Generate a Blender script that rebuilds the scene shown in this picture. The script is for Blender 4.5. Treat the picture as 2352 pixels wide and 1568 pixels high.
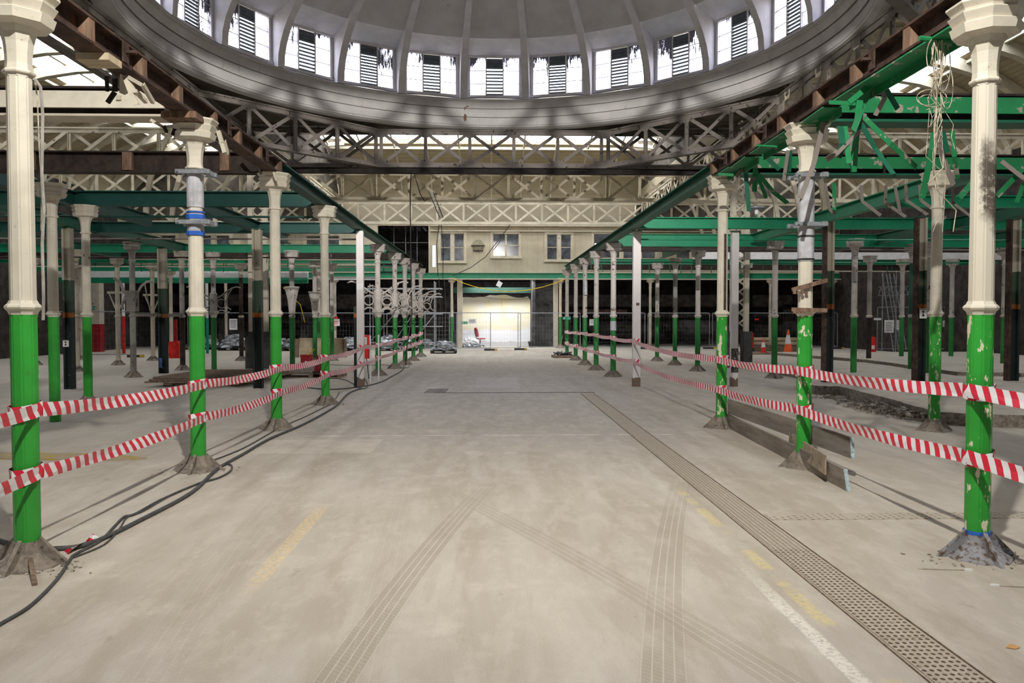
import bpy, math, random
from math import sin, cos, pi, radians, sqrt, atan2, tan
from mathutils import Vector, Matrix

sc = bpy.context.scene
for o in list(bpy.data.objects): bpy.data.objects.remove(o)
col = sc.collection
rnd = random.Random(7)

# ------------------------------------------------------------ camera
W, H, F = 2352, 1568, 1780.0
EYE = 1.7
cam = bpy.data.objects.new('camera', bpy.data.cameras.new('camera'))
col.objects.link(cam); sc.camera = cam
cam.data.sensor_width = 36; cam.data.lens = F / W * 36
cam.data.clip_end = 400; cam.data.clip_start = 0.05
YAW = math.atan(51 / F); PITCH = math.atan(53 / F)
cam.location = (0, 0, EYE)
cam.rotation_euler = (pi / 2 - PITCH, 0, -YAW)
CR = cam.rotation_euler.to_matrix()

# ------------------------------------------------------------ world, light, exposure
world = bpy.data.worlds.new('overcast_sky'); sc.world = world; world.use_nodes = True
bg = world.node_tree.nodes['Background']
bg.inputs[0].default_value = (0.90, 0.93, 1.0, 1); bg.inputs[1].default_value = 8.0
world.cycles.sampling_method = 'MANUAL'; world.cycles.sample_map_resolution = 64

def light(name, kind, loc, aim, energy, color=(1, 1, 1), **kw):
    d = bpy.data.lights.new(name, kind); d.energy = energy; d.color = color
    for k, v in kw.items(): setattr(d, k, v)
    o = bpy.data.objects.new(name, d); col.objects.link(o); o.location = loc
    o.rotation_euler = (Vector(aim) - Vector(loc)).to_track_quat('-Z', 'Y').to_euler()
    return o
FLOOD = light('work_floodlight', 'SPOT', (0.15, 1.2, 7.6), (0.3, 22, 1.4), 4300, (1.0, 0.97, 0.91),
      spot_size=radians(150), spot_blend=1.0, shadow_soft_size=0.09)
BEAM = light('added_drum_spot', 'SPOT', (0.15, 1.3, 7.5), (0.2, 27, 12.3), 13000, (1.0, 0.97, 0.93),
      spot_size=radians(62), spot_blend=0.45, shadow_soft_size=0.12)  # second spot added beside the floodlight to brighten the far drum

sc.view_settings.view_transform = 'Standard'; sc.view_settings.look = 'None'
sc.view_settings.gamma = 1; sc.view_settings.exposure = 0.0
sc.view_settings.use_curve_mapping = False
sc.cycles.max_bounces = 6; sc.cycles.diffuse_bounces = 4; sc.cycles.glossy_bounces = 2
sc.cycles.transparent_max_bounces = 12; sc.cycles.use_denoising = True
sc.cycles.sample_clamp_indirect = 6; sc.cycles.caustics_reflective = False; sc.cycles.caustics_refractive = False
try:
    sc.cycles.use_adaptive_sampling = True; sc.cycles.adaptive_threshold = 0.02
except Exception: pass

# ------------------------------------------------------------ pixel -> place
def ray(px, py):
    return CR @ Vector((px - W / 2, H / 2 - py, -F))
def at(px, py, y):
    "point seen at pixel px,py lying at depth y (world Y)"
    d = ray(px, py); return Vector((0, 0, EYE)) + d * (y / d.y)
def gd(px, py, z=0.0):
    "point of the horizontal plane z seen at pixel px,py"
    d = ray(px, py); t = (z - EYE) / d.z
    return Vector((0, 0, EYE)) + d * t
def atx(px, py, x):
    d = ray(px, py); return Vector((0, 0, EYE)) + d * (x / d.x)

# ------------------------------------------------------------ mesh building
class MB:
    def __init__(s): s.v = []; s.f = []; s.uv = {}
    def add(s, vs, fs):
        n = len(s.v); s.v += [tuple(p) for p in vs]; s.f += [tuple(i + n for i in f) for f in fs]; return s
    def box(s, x0, x1, y0, y1, z0, z1, M=None):
        vs = [Vector((x, y, z)) for z in (z0, z1) for y in (y0, y1) for x in (x0, x1)]
        if M is not None: vs = [M @ p for p in vs]
        return s.add(vs, [(0, 2, 3, 1), (4, 5, 7, 6), (0, 1, 5, 4), (2, 6, 7, 3), (0, 4, 6, 2), (1, 3, 7, 5)])
    def bar(s, a, b, w, h, up=(0, 0, 1)):
        "rectangular bar from a to b, w across, h along up"
        a = Vector(a); b = Vector(b); d = (b - a).normalized(); up = Vector(up)
        if abs(d.dot(up)) > .98: up = Vector((0, 1, 0))
        r = d.cross(up).normalized(); u = r.cross(d).normalized()
        vs = [p + r * (i * w / 2) + u * (j * h / 2) for p in (a, b) for i, j in ((-1, -1), (1, -1), (1, 1), (-1, 1))]
        return s.add(vs, [(0, 1, 2, 3), (7, 6, 5, 4), (0, 4, 5, 1), (1, 5, 6, 2), (2, 6, 7, 3), (3, 7, 4, 0)])
    def ibeam(s, a, b, w, h, t=.016, up=(0, 0, 1)):
        a = Vector(a); b = Vector(b); u = Vector(up) * (h / 2 - t / 2)
        s.bar(a + u, b + u, w, t, up); s.bar(a - u, b - u, w, t, up); s.bar(a, b, t, h - 2 * t, up); return s
    def angle(s, a, b, w, t=.008, up=(0, 0, 1)):
        a = Vector(a); b = Vector(b); d = (b - a).normalized(); up = Vector(up)
        if abs(d.dot(up)) > .98: up = Vector((0, 1, 0))
        r = d.cross(up).normalized(); u = r.cross(d).normalized()
        s.bar(a, b, w, t, up); q = r * (w / 2) + u * (w / 2); s.bar(a + q, b + q, t, w, up); return s
    def tube(s, pts, r, n=8, cap=True, taper=None):
        pts = [Vector(p) for p in pts]; m = len(pts); base = len(s.v)
        prev = None
        for i, p in enumerate(pts):
            d = (pts[min(i + 1, m - 1)] - pts[max(i - 1, 0)])
            if d.length < 1e-9: d = Vector((0, 0, 1))
            d.normalize()
            if prev is None:
                u = Vector((0, 0, 1)) if abs(d.z) < .9 else Vector((1, 0, 0))
            else: u = prev
            e = (u - d * u.dot(d))
            if e.length < 1e-6: e = d.orthogonal()
            e.normalize(); prev = e; g = d.cross(e)
            rr = r if taper is None else r * taper[i]
            for k in range(n):
                a = 2 * pi * k / n; s.v.append(tuple(p + e * (rr * cos(a)) + g * (rr * sin(a))))
        for i in range(m - 1):
            for k in range(n):
                a = base + i * n + k; b = base + i * n + (k + 1) % n
                s.f.append((a, b, b + n, a + n))
        if cap:
            s.f.append(tuple(base + k for k in reversed(range(n)))); s.f.append(tuple(base + (m - 1) * n + k for k in range(n)))
        return s
    def lathe(s, prof, n=8, c=(0, 0, 0), rot=None, cap=True, a0=0, a1=2 * pi):
        rot = pi / n if rot is None else rot
        full = abs(a1 - a0 - 2 * pi) < 1e-6; cnt = n if full else n + 1
        base = len(s.v)
        for r, z in prof:
            for k in range(cnt):
                a = a0 + rot + (a1 - a0) * k / n
                s.v.append((c[0] + r * cos(a), c[1] + r * sin(a), c[2] + z))
        for i in range(len(prof) - 1):
            for k in range(n):
                a = base + i * cnt + k; b = base + i * cnt + (k + 1) % cnt
                s.f.append((a, b, b + cnt, a + cnt))
        if cap and full:
            s.f.append(tuple(base + k for k in reversed(range(n)))); s.f.append(tuple(base + (len(prof) - 1) * cnt + k for k in range(n)))
        return s
    def prism(s, poly, z0, z1, M=None):
        "poly: list of (x,y); extruded z0..z1"
        n = len(poly); vs = [Vector((x, y, z)) for z in (z0, z1) for x, y in poly]
        if M is not None: vs = [M @ p for p in vs]
        fs = [tuple(reversed(range(n))), tuple(range(n, 2 * n))] + [(i, (i + 1) % n, n + (i + 1) % n, n + i) for i in range(n)]
        return s.add(vs, fs)
    def mesh(s, name, mat, smooth=False):
        me = bpy.data.meshes.new(name); me.from_pydata(s.v, [], s.f)
        if s.uv:
            l = me.uv_layers.new(name='u')
            for p in me.polygons:
                for li in p.loop_indices: l.data[li].uv = s.uv.get(me.loops[li].vertex_index, (0, 0))
        if mat: me.materials.append(mat)
        if smooth: me.polygons.foreach_set('use_smooth', [True] * len(me.polygons))
        me.update(); return me
    def build(s, name, mat, parent=None, smooth=False):
        return link(name, s.mesh(name, mat, smooth), parent)

def link(name, data, parent=None, loc=None, rot=None):
    o = bpy.data.objects.new(name, data); col.objects.link(o)
    if parent is not None: o.parent = parent
    if loc is not None: o.location = loc
    if rot is not None: o.rotation_euler = rot
    return o
def tag(o, label=None, cat=None, group=None, kind=None):
    if label: o['label'] = label
    if cat: o['category'] = cat
    if group: o['group'] = group
    if kind: o['kind'] = kind
    return o
def thing(name, label, cat, loc=(0, 0, 0), rz=0, group=None):
    o = bpy.data.objects.new(name, None); col.objects.link(o); o.location = loc; o.rotation_euler = (0, 0, rz)
    o.empty_display_size = .2
    return tag(o, label, cat, group)
def struct(o): o['kind'] = 'structure'; return o
def kids(o): return [c for c in KIDS.get(o.name, [])]
def copy_tree(o, parent=None):
    c = o.copy(); col.objects.link(c); c.parent = parent
    for ch in o.children: copy_tree(ch, c)
    return c

# ------------------------------------------------------------ material helper
class E:
    "tiny expression wrapper on shader sockets"
    def __init__(s, nt, k): s.nt = nt; s.k = k
    def m(s, op, *a):
        n = s.nt.nodes.new('ShaderNodeMath'); n.operation = op
        for i, x in enumerate((s,) + a):
            if isinstance(x, E): s.nt.links.new(x.k, n.inputs[i])
            else: n.inputs[i].default_value = x
        return E(s.nt, n.outputs[0])
    def __add__(s, o): return s.m('ADD', o)
    __radd__ = __add__
    def __sub__(s, o): return s.m('SUBTRACT', o)
    def __rsub__(s, o): return (s * -1) + o
    def __mul__(s, o): return s.m('MULTIPLY', o)
    __rmul__ = __mul__
    def __truediv__(s, o): return s.m('DIVIDE', o)
    def lt(s, o): return s.m('LESS_THAN', o)
    def gt(s, o): return s.m('GREATER_THAN', o)
    def abs(s): return s.m('ABSOLUTE')
    def frac(s): return s.m('FRACT')
    def clamp(s):
        n = s.nt.nodes.new('ShaderNodeClamp'); s.nt.links.new(s.k, n.inputs[0]); return E(s.nt, n.outputs[0])
    def ss(s, a, b):
        "smoothstep a..b -> 0..1"
        n = s.nt.nodes.new('ShaderNodeMapRange'); n.interpolation_type = 'SMOOTHSTEP'
        s.nt.links.new(s.k, n.inputs[0]); n.inputs[1].default_value = a; n.inputs[2].default_value = b
        return E(s.nt, n.outputs[0])

class Mat:
    def __init__(s, name, rough=.7, metal=0, spec=.3):
        s.mat = bpy.data.materials.new(name); s.mat.use_nodes = True; s.nt = s.mat.node_tree
        s.b = s.nt.nodes['Principled BSDF']
        s.b.inputs['Roughness'].default_value = rough; s.b.inputs['Metallic'].default_value = metal
        s.b.inputs['Specular IOR Level'].default_value = spec
        s.tc = s.nt.nodes.new('ShaderNodeTexCoord'); s.oi = None
    def lk(s, a, b): s.nt.links.new(a.k if isinstance(a, E) else a, b)
    def pos(s):
        "world position"
        g = s.nt.nodes.new('ShaderNodeNewGeometry'); return g.outputs['Position']
    def obj(s, rand=True):
        if not rand: return s.tc.outputs['Object']
        if s.oi is None:
            s.oi = s.nt.nodes.new('ShaderNodeObjectInfo')
        v = s.nt.nodes.new('ShaderNodeVectorMath'); v.operation = 'ADD'
        s.nt.links.new(s.tc.outputs['Object'], v.inputs[0])
        m = s.nt.nodes.new('ShaderNodeMath'); m.operation = 'MULTIPLY'; m.inputs[1].default_value = 37.0
        s.nt.links.new(s.oi.outputs['Random'], m.inputs[0]); s.nt.links.new(m.outputs[0], v.inputs[1])
        return v.outputs[0]
    def scale(s, vec, xyz):
        v = s.nt.nodes.new('ShaderNodeMapping'); v.inputs['Scale'].default_value = xyz
        s.nt.links.new(vec, v.inputs['Vector']); return v.outputs[0]
    def xyz(s, vec):
        n = s.nt.nodes.new('ShaderNodeSeparateXYZ'); s.nt.links.new(vec, n.inputs[0])
        return [E(s.nt, n.outputs[i]) for i in range(3)]
    def noise(s, vec, sc=5, det=4, rough=.6, dist=0):
        n = s.nt.nodes.new('ShaderNodeTexNoise'); n.inputs['Scale'].default_value = sc
        n.inputs['Detail'].default_value = det; n.inputs['Roughness'].default_value = rough
        n.inputs['Distortion'].default_value = dist
        s.nt.links.new(vec, n.inputs['Vector']); return E(s.nt, n.outputs[0])
    def mix(s, fac, a, b):
        n = s.nt.nodes.new('ShaderNodeMix'); n.data_type = 'RGBA'; n.clamp_factor = True
        if isinstance(fac, E): s.lk(fac, n.inputs[0])
        else: n.inputs[0].default_value = fac
        for x, i in ((a, 6), (b, 7)):
            if isinstance(x, tuple): n.inputs[i].default_value = x + (1,) if len(x) == 3 else x
            else: s.lk(x, n.inputs[i])
        return n.outputs[2]
    def color(s, c):
        if isinstance(c, tuple): s.b.inputs['Base Color'].default_value = c + (1,)
        else: s.lk(c, s.b.inputs['Base Color'])
    def bump(s, h, st=.3, dist=.01):
        n = s.nt.nodes.new('ShaderNodeBump'); n.inputs['Strength'].default_value = st; n.inputs['Distance'].default_value = dist
        s.lk(h, n.inputs['Height']); s.lk(n.outputs[0], s.b.inputs['Normal'])

def simple(name, c, rough=.7, metal=0, var=.25, sc=6, world=False, dirt=None, spec=.3, stretch=(1, 1, 1), lo=.5, hi=.68):
    m = Mat(name, rough, metal, spec)
    v = m.pos() if world else m.obj()
    v = m.scale(v, stretch)
    n = m.noise(v, sc, 5, .6)
    dk = tuple(x * (1 - var) for x in c); lt = tuple(min(1, x * (1 + var)) for x in c)
    out = m.mix(n.ss(.3, .7), dk, lt)
    if dirt:
        n2 = m.noise(v, sc * 1.9, 6, .7)
        out = m.mix(n2.ss(lo, hi), out, dirt)
    m.color(out); return m.mat

M = {}
def chip_paint(name, base, chip, thr, sc=9, st=(1, 1, .35), rough=.45, var=.1, dirt=(.10, .08, .05), dthr=.64, spec=.4):
    m = Mat(name, rough, 0, spec)
    v = m.obj(); vs = m.scale(v, st)
    n0 = m.noise(v, 3, 3)
    c = m.mix(n0.ss(.3, .7), tuple(x * (1 - var) for x in base), tuple(min(1, x * (1 + var)) for x in base))
    nd = m.noise(v, 14, 5, .7); sp = m.noise(v, 75, 3, .7)
    c = m.mix(nd.ss(dthr, dthr + .12), c, dirt)
    c = m.mix((sp + nd * .35).ss(.84, .90) * .7, c, dirt)
    nc = m.noise(vs, sc, 6, .62)
    k = nc.ss(thr, thr + .012)
    c = m.mix(k, c, chip); m.color(c)
    m.bump(k * -1 + nd * .25, .35, .004)
    return m.mat
CREAM = (.62, .575, .475)
M['cream'] = chip_paint('cream_paint', CREAM, (.22, .17, .11), .735, 11)
M['cream_stain_shadow'] = chip_paint('cream_paint_stain_and_shadow', CREAM, (.10, .07, .05), .60, 4, (1, 1, .4))  # dark patches: black stain on one column, painted beam shadow on another
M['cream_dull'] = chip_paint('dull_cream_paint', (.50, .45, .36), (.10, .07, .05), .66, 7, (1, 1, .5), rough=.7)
M['grey_col'] = chip_paint('grimy_grey_paint', (.30, .28, .25), (.08, .06, .05), .62, 6, (1, 1, .5), rough=.8)
M['green'] = chip_paint('leaf_green_paint', (.030, .30, .035), (.55, .50, .33), .76, 10, rough=.4)
M['green_chip'] = chip_paint('leaf_green_paint_peeling', (.028, .31, .035), (.66, .62, .45), .585, 15, (1, 1, .42), rough=.4)
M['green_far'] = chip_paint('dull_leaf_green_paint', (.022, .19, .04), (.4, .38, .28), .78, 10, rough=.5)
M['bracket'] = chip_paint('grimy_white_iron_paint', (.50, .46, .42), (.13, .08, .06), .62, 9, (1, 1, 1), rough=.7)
M['plinth'] = simple('dusty_concrete_foot', (.24, .205, .17), .95, var=.3, sc=12, dirt=(.07, .055, .04), lo=.52, hi=.7)
M['plinth_blue'] = simple('blue_grey_concrete_foot', (.27, .27, .29), .9, var=.2, sc=9, dirt=(.12, .08, .055), lo=.48, hi=.6)
M['rust'] = simple('rusty_brown_steel', (.062, .037, .028), .75, .0, .5, 7, dirt=(.20, .07, .025), lo=.58, hi=.72)
M['rustdark'] = simple('black_brown_steel', (.030, .020, .016), .7, .0, .5, 7, dirt=(.12, .05, .02), lo=.6, hi=.75)
M['wood_block'] = simple('weathered_timber', (.17, .11, .075), .9, var=.45, sc=5, stretch=(4, 4, .6), dirt=(.30, .10, .03), lo=.56, hi=.7)
M['teal'] = chip_paint('shade_painted_green', (.005, .055, .044), (.10, .06, .04), .70, 6, (1, 1, 1), rough=.5)  # the beams' green, darkened to put their shade into the colour
M['emerald'] = chip_paint('emerald_green_paint', (.006, .20, .095), (.16, .10, .06), .69, 5, (1, 1, 1), rough=.45)
M['dkemerald'] = chip_paint('dark_emerald_paint', (.007, .095, .052), (.10, .07, .05), .66, 5, (1, 1, 1), rough=.5)
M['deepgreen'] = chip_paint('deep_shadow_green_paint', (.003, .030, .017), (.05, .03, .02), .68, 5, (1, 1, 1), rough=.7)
M['mangled'] = chip_paint('bright_emerald_paint_bent_metal', (.012, .19, .065), (.30, .27, .22), .60, 6, (1, 1, 1), rough=.5)
M['girder'] = chip_paint('grey_brown_girder_paint', (.20, .175, .155), (.06, .045, .035), .62, 5, (1, 1, 1), rough=.8)
M['gird_cream'] = chip_paint('cream_girder_paint', (.64, .575, .44), (.16, .12, .08), .66, 5, (1, 1, 1), rough=.8)
M['black_iron'] = simple('sooty_black_iron', (.020, .016, .014), .8, var=.4, sc=5)
M['roof_rib'] = simple('pale_cream_rib_paint', (.60, .55, .43), .8, var=.12, sc=3)
M['white_board'] = chip_paint('white_boarding_paint', (.70, .68, .68), (.25, .18, .12), .74, 6, (1, 1, .4), rough=.7)
M['galv'] = simple('galvanised_steel', (.30, .32, .34), .45, .5, .2, 12)
M['tube'] = simple('scaffold_tube_steel', (.38, .40, .42), .5, .5, .25, 9)
M['rubber'] = simple('black_rubber', (.035, .033, .032), .7, var=.3)
M['cable'] = simple('dusty_black_cable', (.075, .075, .075), .6, var=.3, sc=20)
M['cable_grey'] = simple('grey_flex_cable', (.32, .30, .27), .6, var=.3)
M['wire'] = simple('frayed_pale_wire', (.42, .37, .28), .8, var=.35, sc=20)
M['red'] = simple('glossy_red_plastic', (.62, .025, .02), .4, var=.15)
M['maroon'] = simple('dark_red_plastic', (.30, .012, .018), .5, var=.2)
M['orange'] = simple('orange_cone_plastic', (.80, .12, .025), .5, var=.12)
M['white'] = simple('white_plastic', (.75, .75, .76), .5, var=.08)
M['paper'] = simple('white_paper', (.80, .79, .78), .8, var=.05)
M['ink'] = simple('black_ink', (.03, .03, .035), .7, var=.1)
M['redink'] = simple('red_ink', (.65, .05, .06), .7, var=.1)
M['blue'] = simple('blue_tape', (.03, .12, .50), .5, var=.15)
M['signgreen'] = simple('sign_green', (.0, .28, .16), .5, var=.1)
M['yellow'] = simple('yellow_plastic', (.62, .42, .02), .6, var=.2)
M['plywood'] = simple('pale_plywood', (.46, .38, .26), .8, var=.15, sc=4, stretch=(1, 6, 1))
M['timber'] = simple('brown_timber', (.21, .155, .11), .9, var=.3, sc=4, stretch=(3, 3, 8), dirt=(.09, .065, .05))
M['plank'] = simple('grey_brown_scaffold_plank', (.27, .235, .20), .9, var=.22, sc=3, stretch=(3, .35, 3), dirt=(.13, .10, .08), lo=.54, hi=.72)
M['plank_end'] = simple('pale_blue_painted_board_end', (.45, .58, .62), .8, var=.25, sc=30, dirt=(.2, .2, .2))
M['block'] = simple('grey_concrete_block', (.22, .21, .19), .95, var=.2, sc=14)
M['glass_dark'] = simple('dusty_dark_window_glass', (.09, .10, .115), .12, 0, .5, 3, spec=.8)
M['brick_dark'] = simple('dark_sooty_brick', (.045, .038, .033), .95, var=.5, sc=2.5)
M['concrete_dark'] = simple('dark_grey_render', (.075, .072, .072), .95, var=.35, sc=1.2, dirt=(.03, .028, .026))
M['film'] = simple('crumpled_plastic_film', (.30, .32, .34), .25, 0, .6, 6, spec=.9, dirt=(.12, .13, .15), lo=.5, hi=.6)
M['rubble'] = simple('rubble_and_dirt', (.42, .37, .31), 1, var=.4, sc=15, dirt=(.09, .075, .06), lo=.5, hi=.62)
M['skin_leaf'] = simple('dry_brown_leaf', (.45, .25, .10), .8, var=.3)
M['chair'] = simple('faded_pink_red_fabric', (.45, .10, .12), .9, var=.2)
M['bag'] = simple('black_bin_bag', (.02, .02, .024), .35, var=.3)
M['wrap'] = simple('grey_plastic_wrapping', (.46, .46, .49), .3, 0, .22, 7, spec=.6)

# post paint that changes with height: bands really painted on the post
def scorched():
    m = Mat('cream_paint_fire_scorched', .6); v = m.obj(False); x, y, z = m.xyz(m.tc.outputs['Object'])
    n = m.noise(v, 13, 7, .75); n2 = m.noise(m.scale(v, (1, 1, .5)), 5, 5, .7); n3 = m.noise(v, 14, 5, .7)
    c = m.mix(n3.ss(.64, .76), CREAM, (.10, .08, .05))
    zc = (z - 2.62 + x * 1.2).abs() + (n2 - .5) * .5
    k = (1 - zc.ss(.16, .34)) * (1 - y.ss(-.03, .02)) * (x + (n - .5) * .1 + .02).ss(-.045, -.01)
    c = m.mix(k * n.ss(.36, .50), c, (.045, .038, .032)); c = m.mix(k * .4, c, (.16, .13, .10)); m.color(c); m.bump(n * k, .4, .006); return m.mat
M['scorched'] = scorched()
def banded():
    m = Mat('banded_post_paint', .6); x, y, z = m.xyz(m.tc.outputs['Object'])
    n = m.noise(m.obj(), 6, 5, .7); zz = z + (n - .5) * .10
    c = m.mix(zz.gt(1.72), (.012, .020, .018), (.36, .115, .03))
    c = m.mix(zz.gt(1.84), c, (.040, .068, .042))
    c = m.mix(zz.gt(2.62), c, (.40, .36, .28))
    c = m.mix(n.ss(.62, .68), c, (.15, .09, .06))
    m.color(c); return m.mat
M['banded'] = banded()
def whitepost():
    m = Mat('white_boarded_post_paint', .7); x, y, z = m.xyz(m.tc.outputs['Object'])
    n = m.noise(m.scale(m.obj(), (2, 2, .6)), 7, 6, .7)
    c = m.mix(n.ss(.68, .72), (.70, .66, .64), (.18, .13, .10))
    c = m.mix((z + (n - .5) * .35).lt(.22), c, (.17, .12, .09))
    m.color(c); return m.mat
M['whitepost'] = whitepost()

def tape_mat():
    m = Mat('red_white_barrier_tape', .35, 0, .5)
    uv = m.nt.nodes.new('ShaderNodeUVMap'); uv.uv_map = 'u'
    u, v, _ = m.xyz(uv.outputs[0])
    k = ((u + v * .075) / .135).frac().gt(.5)
    n = m.noise(m.pos(), 22, 3)
    c = m.mix(k, (.78, .78, .79), (.66, .02, .05))
    m.color(c); m.bump(n, .25, .006)
    m.b.inputs['Transmission Weight'].default_value = 0
    return m.mat
M['tape'] = tape_mat()
# ------------------------------------------------------------ floor
def quadfit(pix):
    import numpy as np
    P = [gd(*p) for p in pix]
    return [float(q) for q in np.polyfit([p.y for p in P], [p.x for p in P], 2)][::-1]
def floor_mat():
    m = Mat('dusty_concrete_floor', .85, 0, .25)
    p = m.pos(); x, y, z = m.xyz(p)
    big = m.noise(p, .35, 4, .6); med = m.noise(p, 1.6, 5, .65); fine = m.noise(p, 60, 4, .7)
    streak = m.noise(m.scale(p, (1.1, .16, 1)), 2.2, 5, .6, .6)
    c = m.mix(big.ss(.3, .7), (.46, .415, .35), (.57, .52, .445))
    c = m.mix(streak.ss(.38, .66) * .65, c, (.40, .345, .27))
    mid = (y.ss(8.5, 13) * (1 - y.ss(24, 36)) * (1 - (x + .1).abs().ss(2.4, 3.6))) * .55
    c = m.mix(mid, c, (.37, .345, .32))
    c = m.mix((med.ss(.55, .72)) * .5, c, (.66, .61, .52))
    # cement patches beside the joint
    px = (((x + 2.35).abs().lt(.85)) * ((y - 10.35).abs().lt(.55)))
    c = m.mix(px * (med.ss(.3, .55)) * .55, c, (.68, .63, .53))
    px = (((x - .2).abs().lt(.55)) * ((y - 20.5).abs().lt(1.6)))
    c = m.mix(px * .4, c, (.60, .58, .55))
    jy = y + (big - .5) * .12
    c = m.mix(((jy - 11.25).abs().lt(.035)) * (x.abs().lt(2.7)) * med.ss(.35, .6) * .7, c, (.78, .74, .66))
    c = m.mix(((jy - 14.4).abs().lt(.03)) * (x.abs().lt(1.8)) * med.ss(.45, .6) * .5, c, (.70, .67, .6))
    c = m.mix((m.noise(p, 90, 5, .75).ss(.42, .62)) * .22, c, (.30, .265, .22))
    c = m.mix((m.noise(m.scale(p, (1, .35, 1)), 5.5, 6, .7).ss(.45, .62)) * .22, c, (.70, .65, .57))
    # tyre tracks
    for pix, w, s in (([(772, 1560), (828, 1483), (938, 1313), (1040, 1206), (1108, 1125)], .105, 1.0),
                      ([(1525, 1563), (1522, 1440), (1533, 1291), (1546, 1185)], .115, .8),
                      ([(1700, 1504), (1529, 1397), (1338, 1291), (1202, 1215)], .12, .65),
                      ([(390, 1480), (520, 1290), (640, 1140), (720, 1060)], .14, .22),
                      ([(860, 1400), (905, 1230), (930, 1130), (950, 1060)], .12, .2)):
        a, b, cc = quadfit(pix)
        u = x - (y * b + y * y * cc + a)
        slope = b
        um = u / math.sqrt(1 + 0.6 * slope * slope)
        mask = (1 - um.abs().ss(w * .85, w * 1.1)) * (1 - y.ss(6.2, 8.6))
        groove = (um / (w / 2.1)).frac()
        line = ((groove - .5).abs()).ss(.40, .47)
        tread = ((y * 26 + um * 20).frac().gt(.45)) * .35
        dark = mask * (1 - line) * (tread + .65) * med.ss(.25, .5) * s
        c = m.mix(dark * .8, c, (.36, .315, .25))
        c = m.mix(mask * line * s * .5, c, (.64, .59, .50))
    # worn painted lines
    wear = m.noise(p, 30, 5, .75)
    wx = x + (med - .5) * .05
    wh = (1 - (wx - 1.735).abs().ss(.035, .055)) * (1 - y.ss(4.1, 5.4) * .85) * (1 - y.ss(9, 10)) * wear.ss(.38, .54)
    c = m.mix(wh * .8, c, (.78, .75, .66))
    dash = m.noise(m.scale(p, (.01, 1.1, .01)), 1.3, 3, .6).ss(.46, .54)
    ye = (1 - (wx - 1.88).abs().ss(.03, .06)) * (1 - y.ss(7.3, 7.8)) * dash * wear.ss(.38, .56)
    c = m.mix(ye * .7, c, (.70, .58, .25))
    ye = (1 - (wx + 1.51).abs().ss(.05, .07)) * (1 - (y - 5.95).abs().ss(.7, 1.3)) * wear.ss(.42, .60)
    c = m.mix(ye * .65, c, (.78, .58, .25))
    # gritty stains
    st = m.noise(m.scale(p, (1, .5, 1)), 3.3, 6, .7)
    c = m.mix(st.ss(.62, .74) * .55, c, (.30, .25, .19))
    wing = x.abs().ss(3.6, 5.5) * .3  # floor tone darker towards the aisles
    c = m.mix(wing, c, (.40, .36, .30))
    m.color(c); m.bump(fine * .5 + streak, .25, .01)
    return m.mat
M['floor'] = floor_mat()
struct(MB().box(-20.5, 20.5, -6, 52, -.2, 0).build('floor', M['floor']))

# raised concrete slabs in the far aisle, with broken kerb edge
def slab(name, pix, back, z0, z1, mat, label):
    r = random.Random(3); P = [gd(*p) for p in pix]; e = []
    for a, b in zip(P, P[1:]):
        for k in range(8): e.append(a.lerp(b, k / 8))
    e.append(P[-1]); poly = [(q.x + r.uniform(-.03, .03), q.y + r.uniform(-.04, .04)) for q in e] + back
    o = MB().prism(poly, z0, z1).build(name, mat); struct(o); return o
mplat = Mat('worn_raised_concrete', .9); pz = mplat.pos(); nn = mplat.noise(pz, 2.2, 6, .7); n3 = mplat.noise(pz, 16, 6, .7)
gz = mplat.nt.nodes.new('ShaderNodeNewGeometry'); nz = mplat.xyz(gz.outputs['True Normal'])[2]
cc = mplat.mix(nn.ss(.35, .65), (.40, .36, .30), (.52, .47, .39)); cs = mplat.mix(n3.ss(.35, .65), (.13, .115, .10), (.32, .27, .22))
mplat.color(mplat.mix(nz.ss(.2, .6), cs, cc)); mplat.bump(n3, .4, .02); M['platform'] = mplat.mat
slab('floor_platform', [(1830, 893), (1872, 906), (1930, 908), (1990, 925), (2060, 945), (2150, 975), (2400, 985)],
     [(20.4, 12.0), (20.4, 33), (8.9, 33), (8.75, 20)], .001, .20, M['platform'], '')
slab('floor_platform', [(1990, 846), (2050, 855), (2120, 868), (2200, 880), (2400, 884)],
     [(20.3, 18.6), (20.3, 32), (11.5, 32)], .201, .30, M['platform'], '')
# low yellow-edged slab in the near left aisle
yl = Mat('worn_yellow_line_paint', .8); nn = yl.noise(yl.pos(), 5, 5, .7)
yl.color(yl.mix(nn.ss(.42, .58), (.42, .30, .08), (.36, .31, .25))); M['yellow_edge'] = yl.mat
a, b = gd(0, 1040), gd(330, 1058)
o = MB().prism([(a.x - 3, a.y + .3), (a.x - 3, a.y - .05), (b.x - .5, b.y - .02), (b.x, b.y + .1), (b.x - .6, b.y + .4)], .001, .02).build('trim_1', M['yellow_edge']); struct(o)
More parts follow.
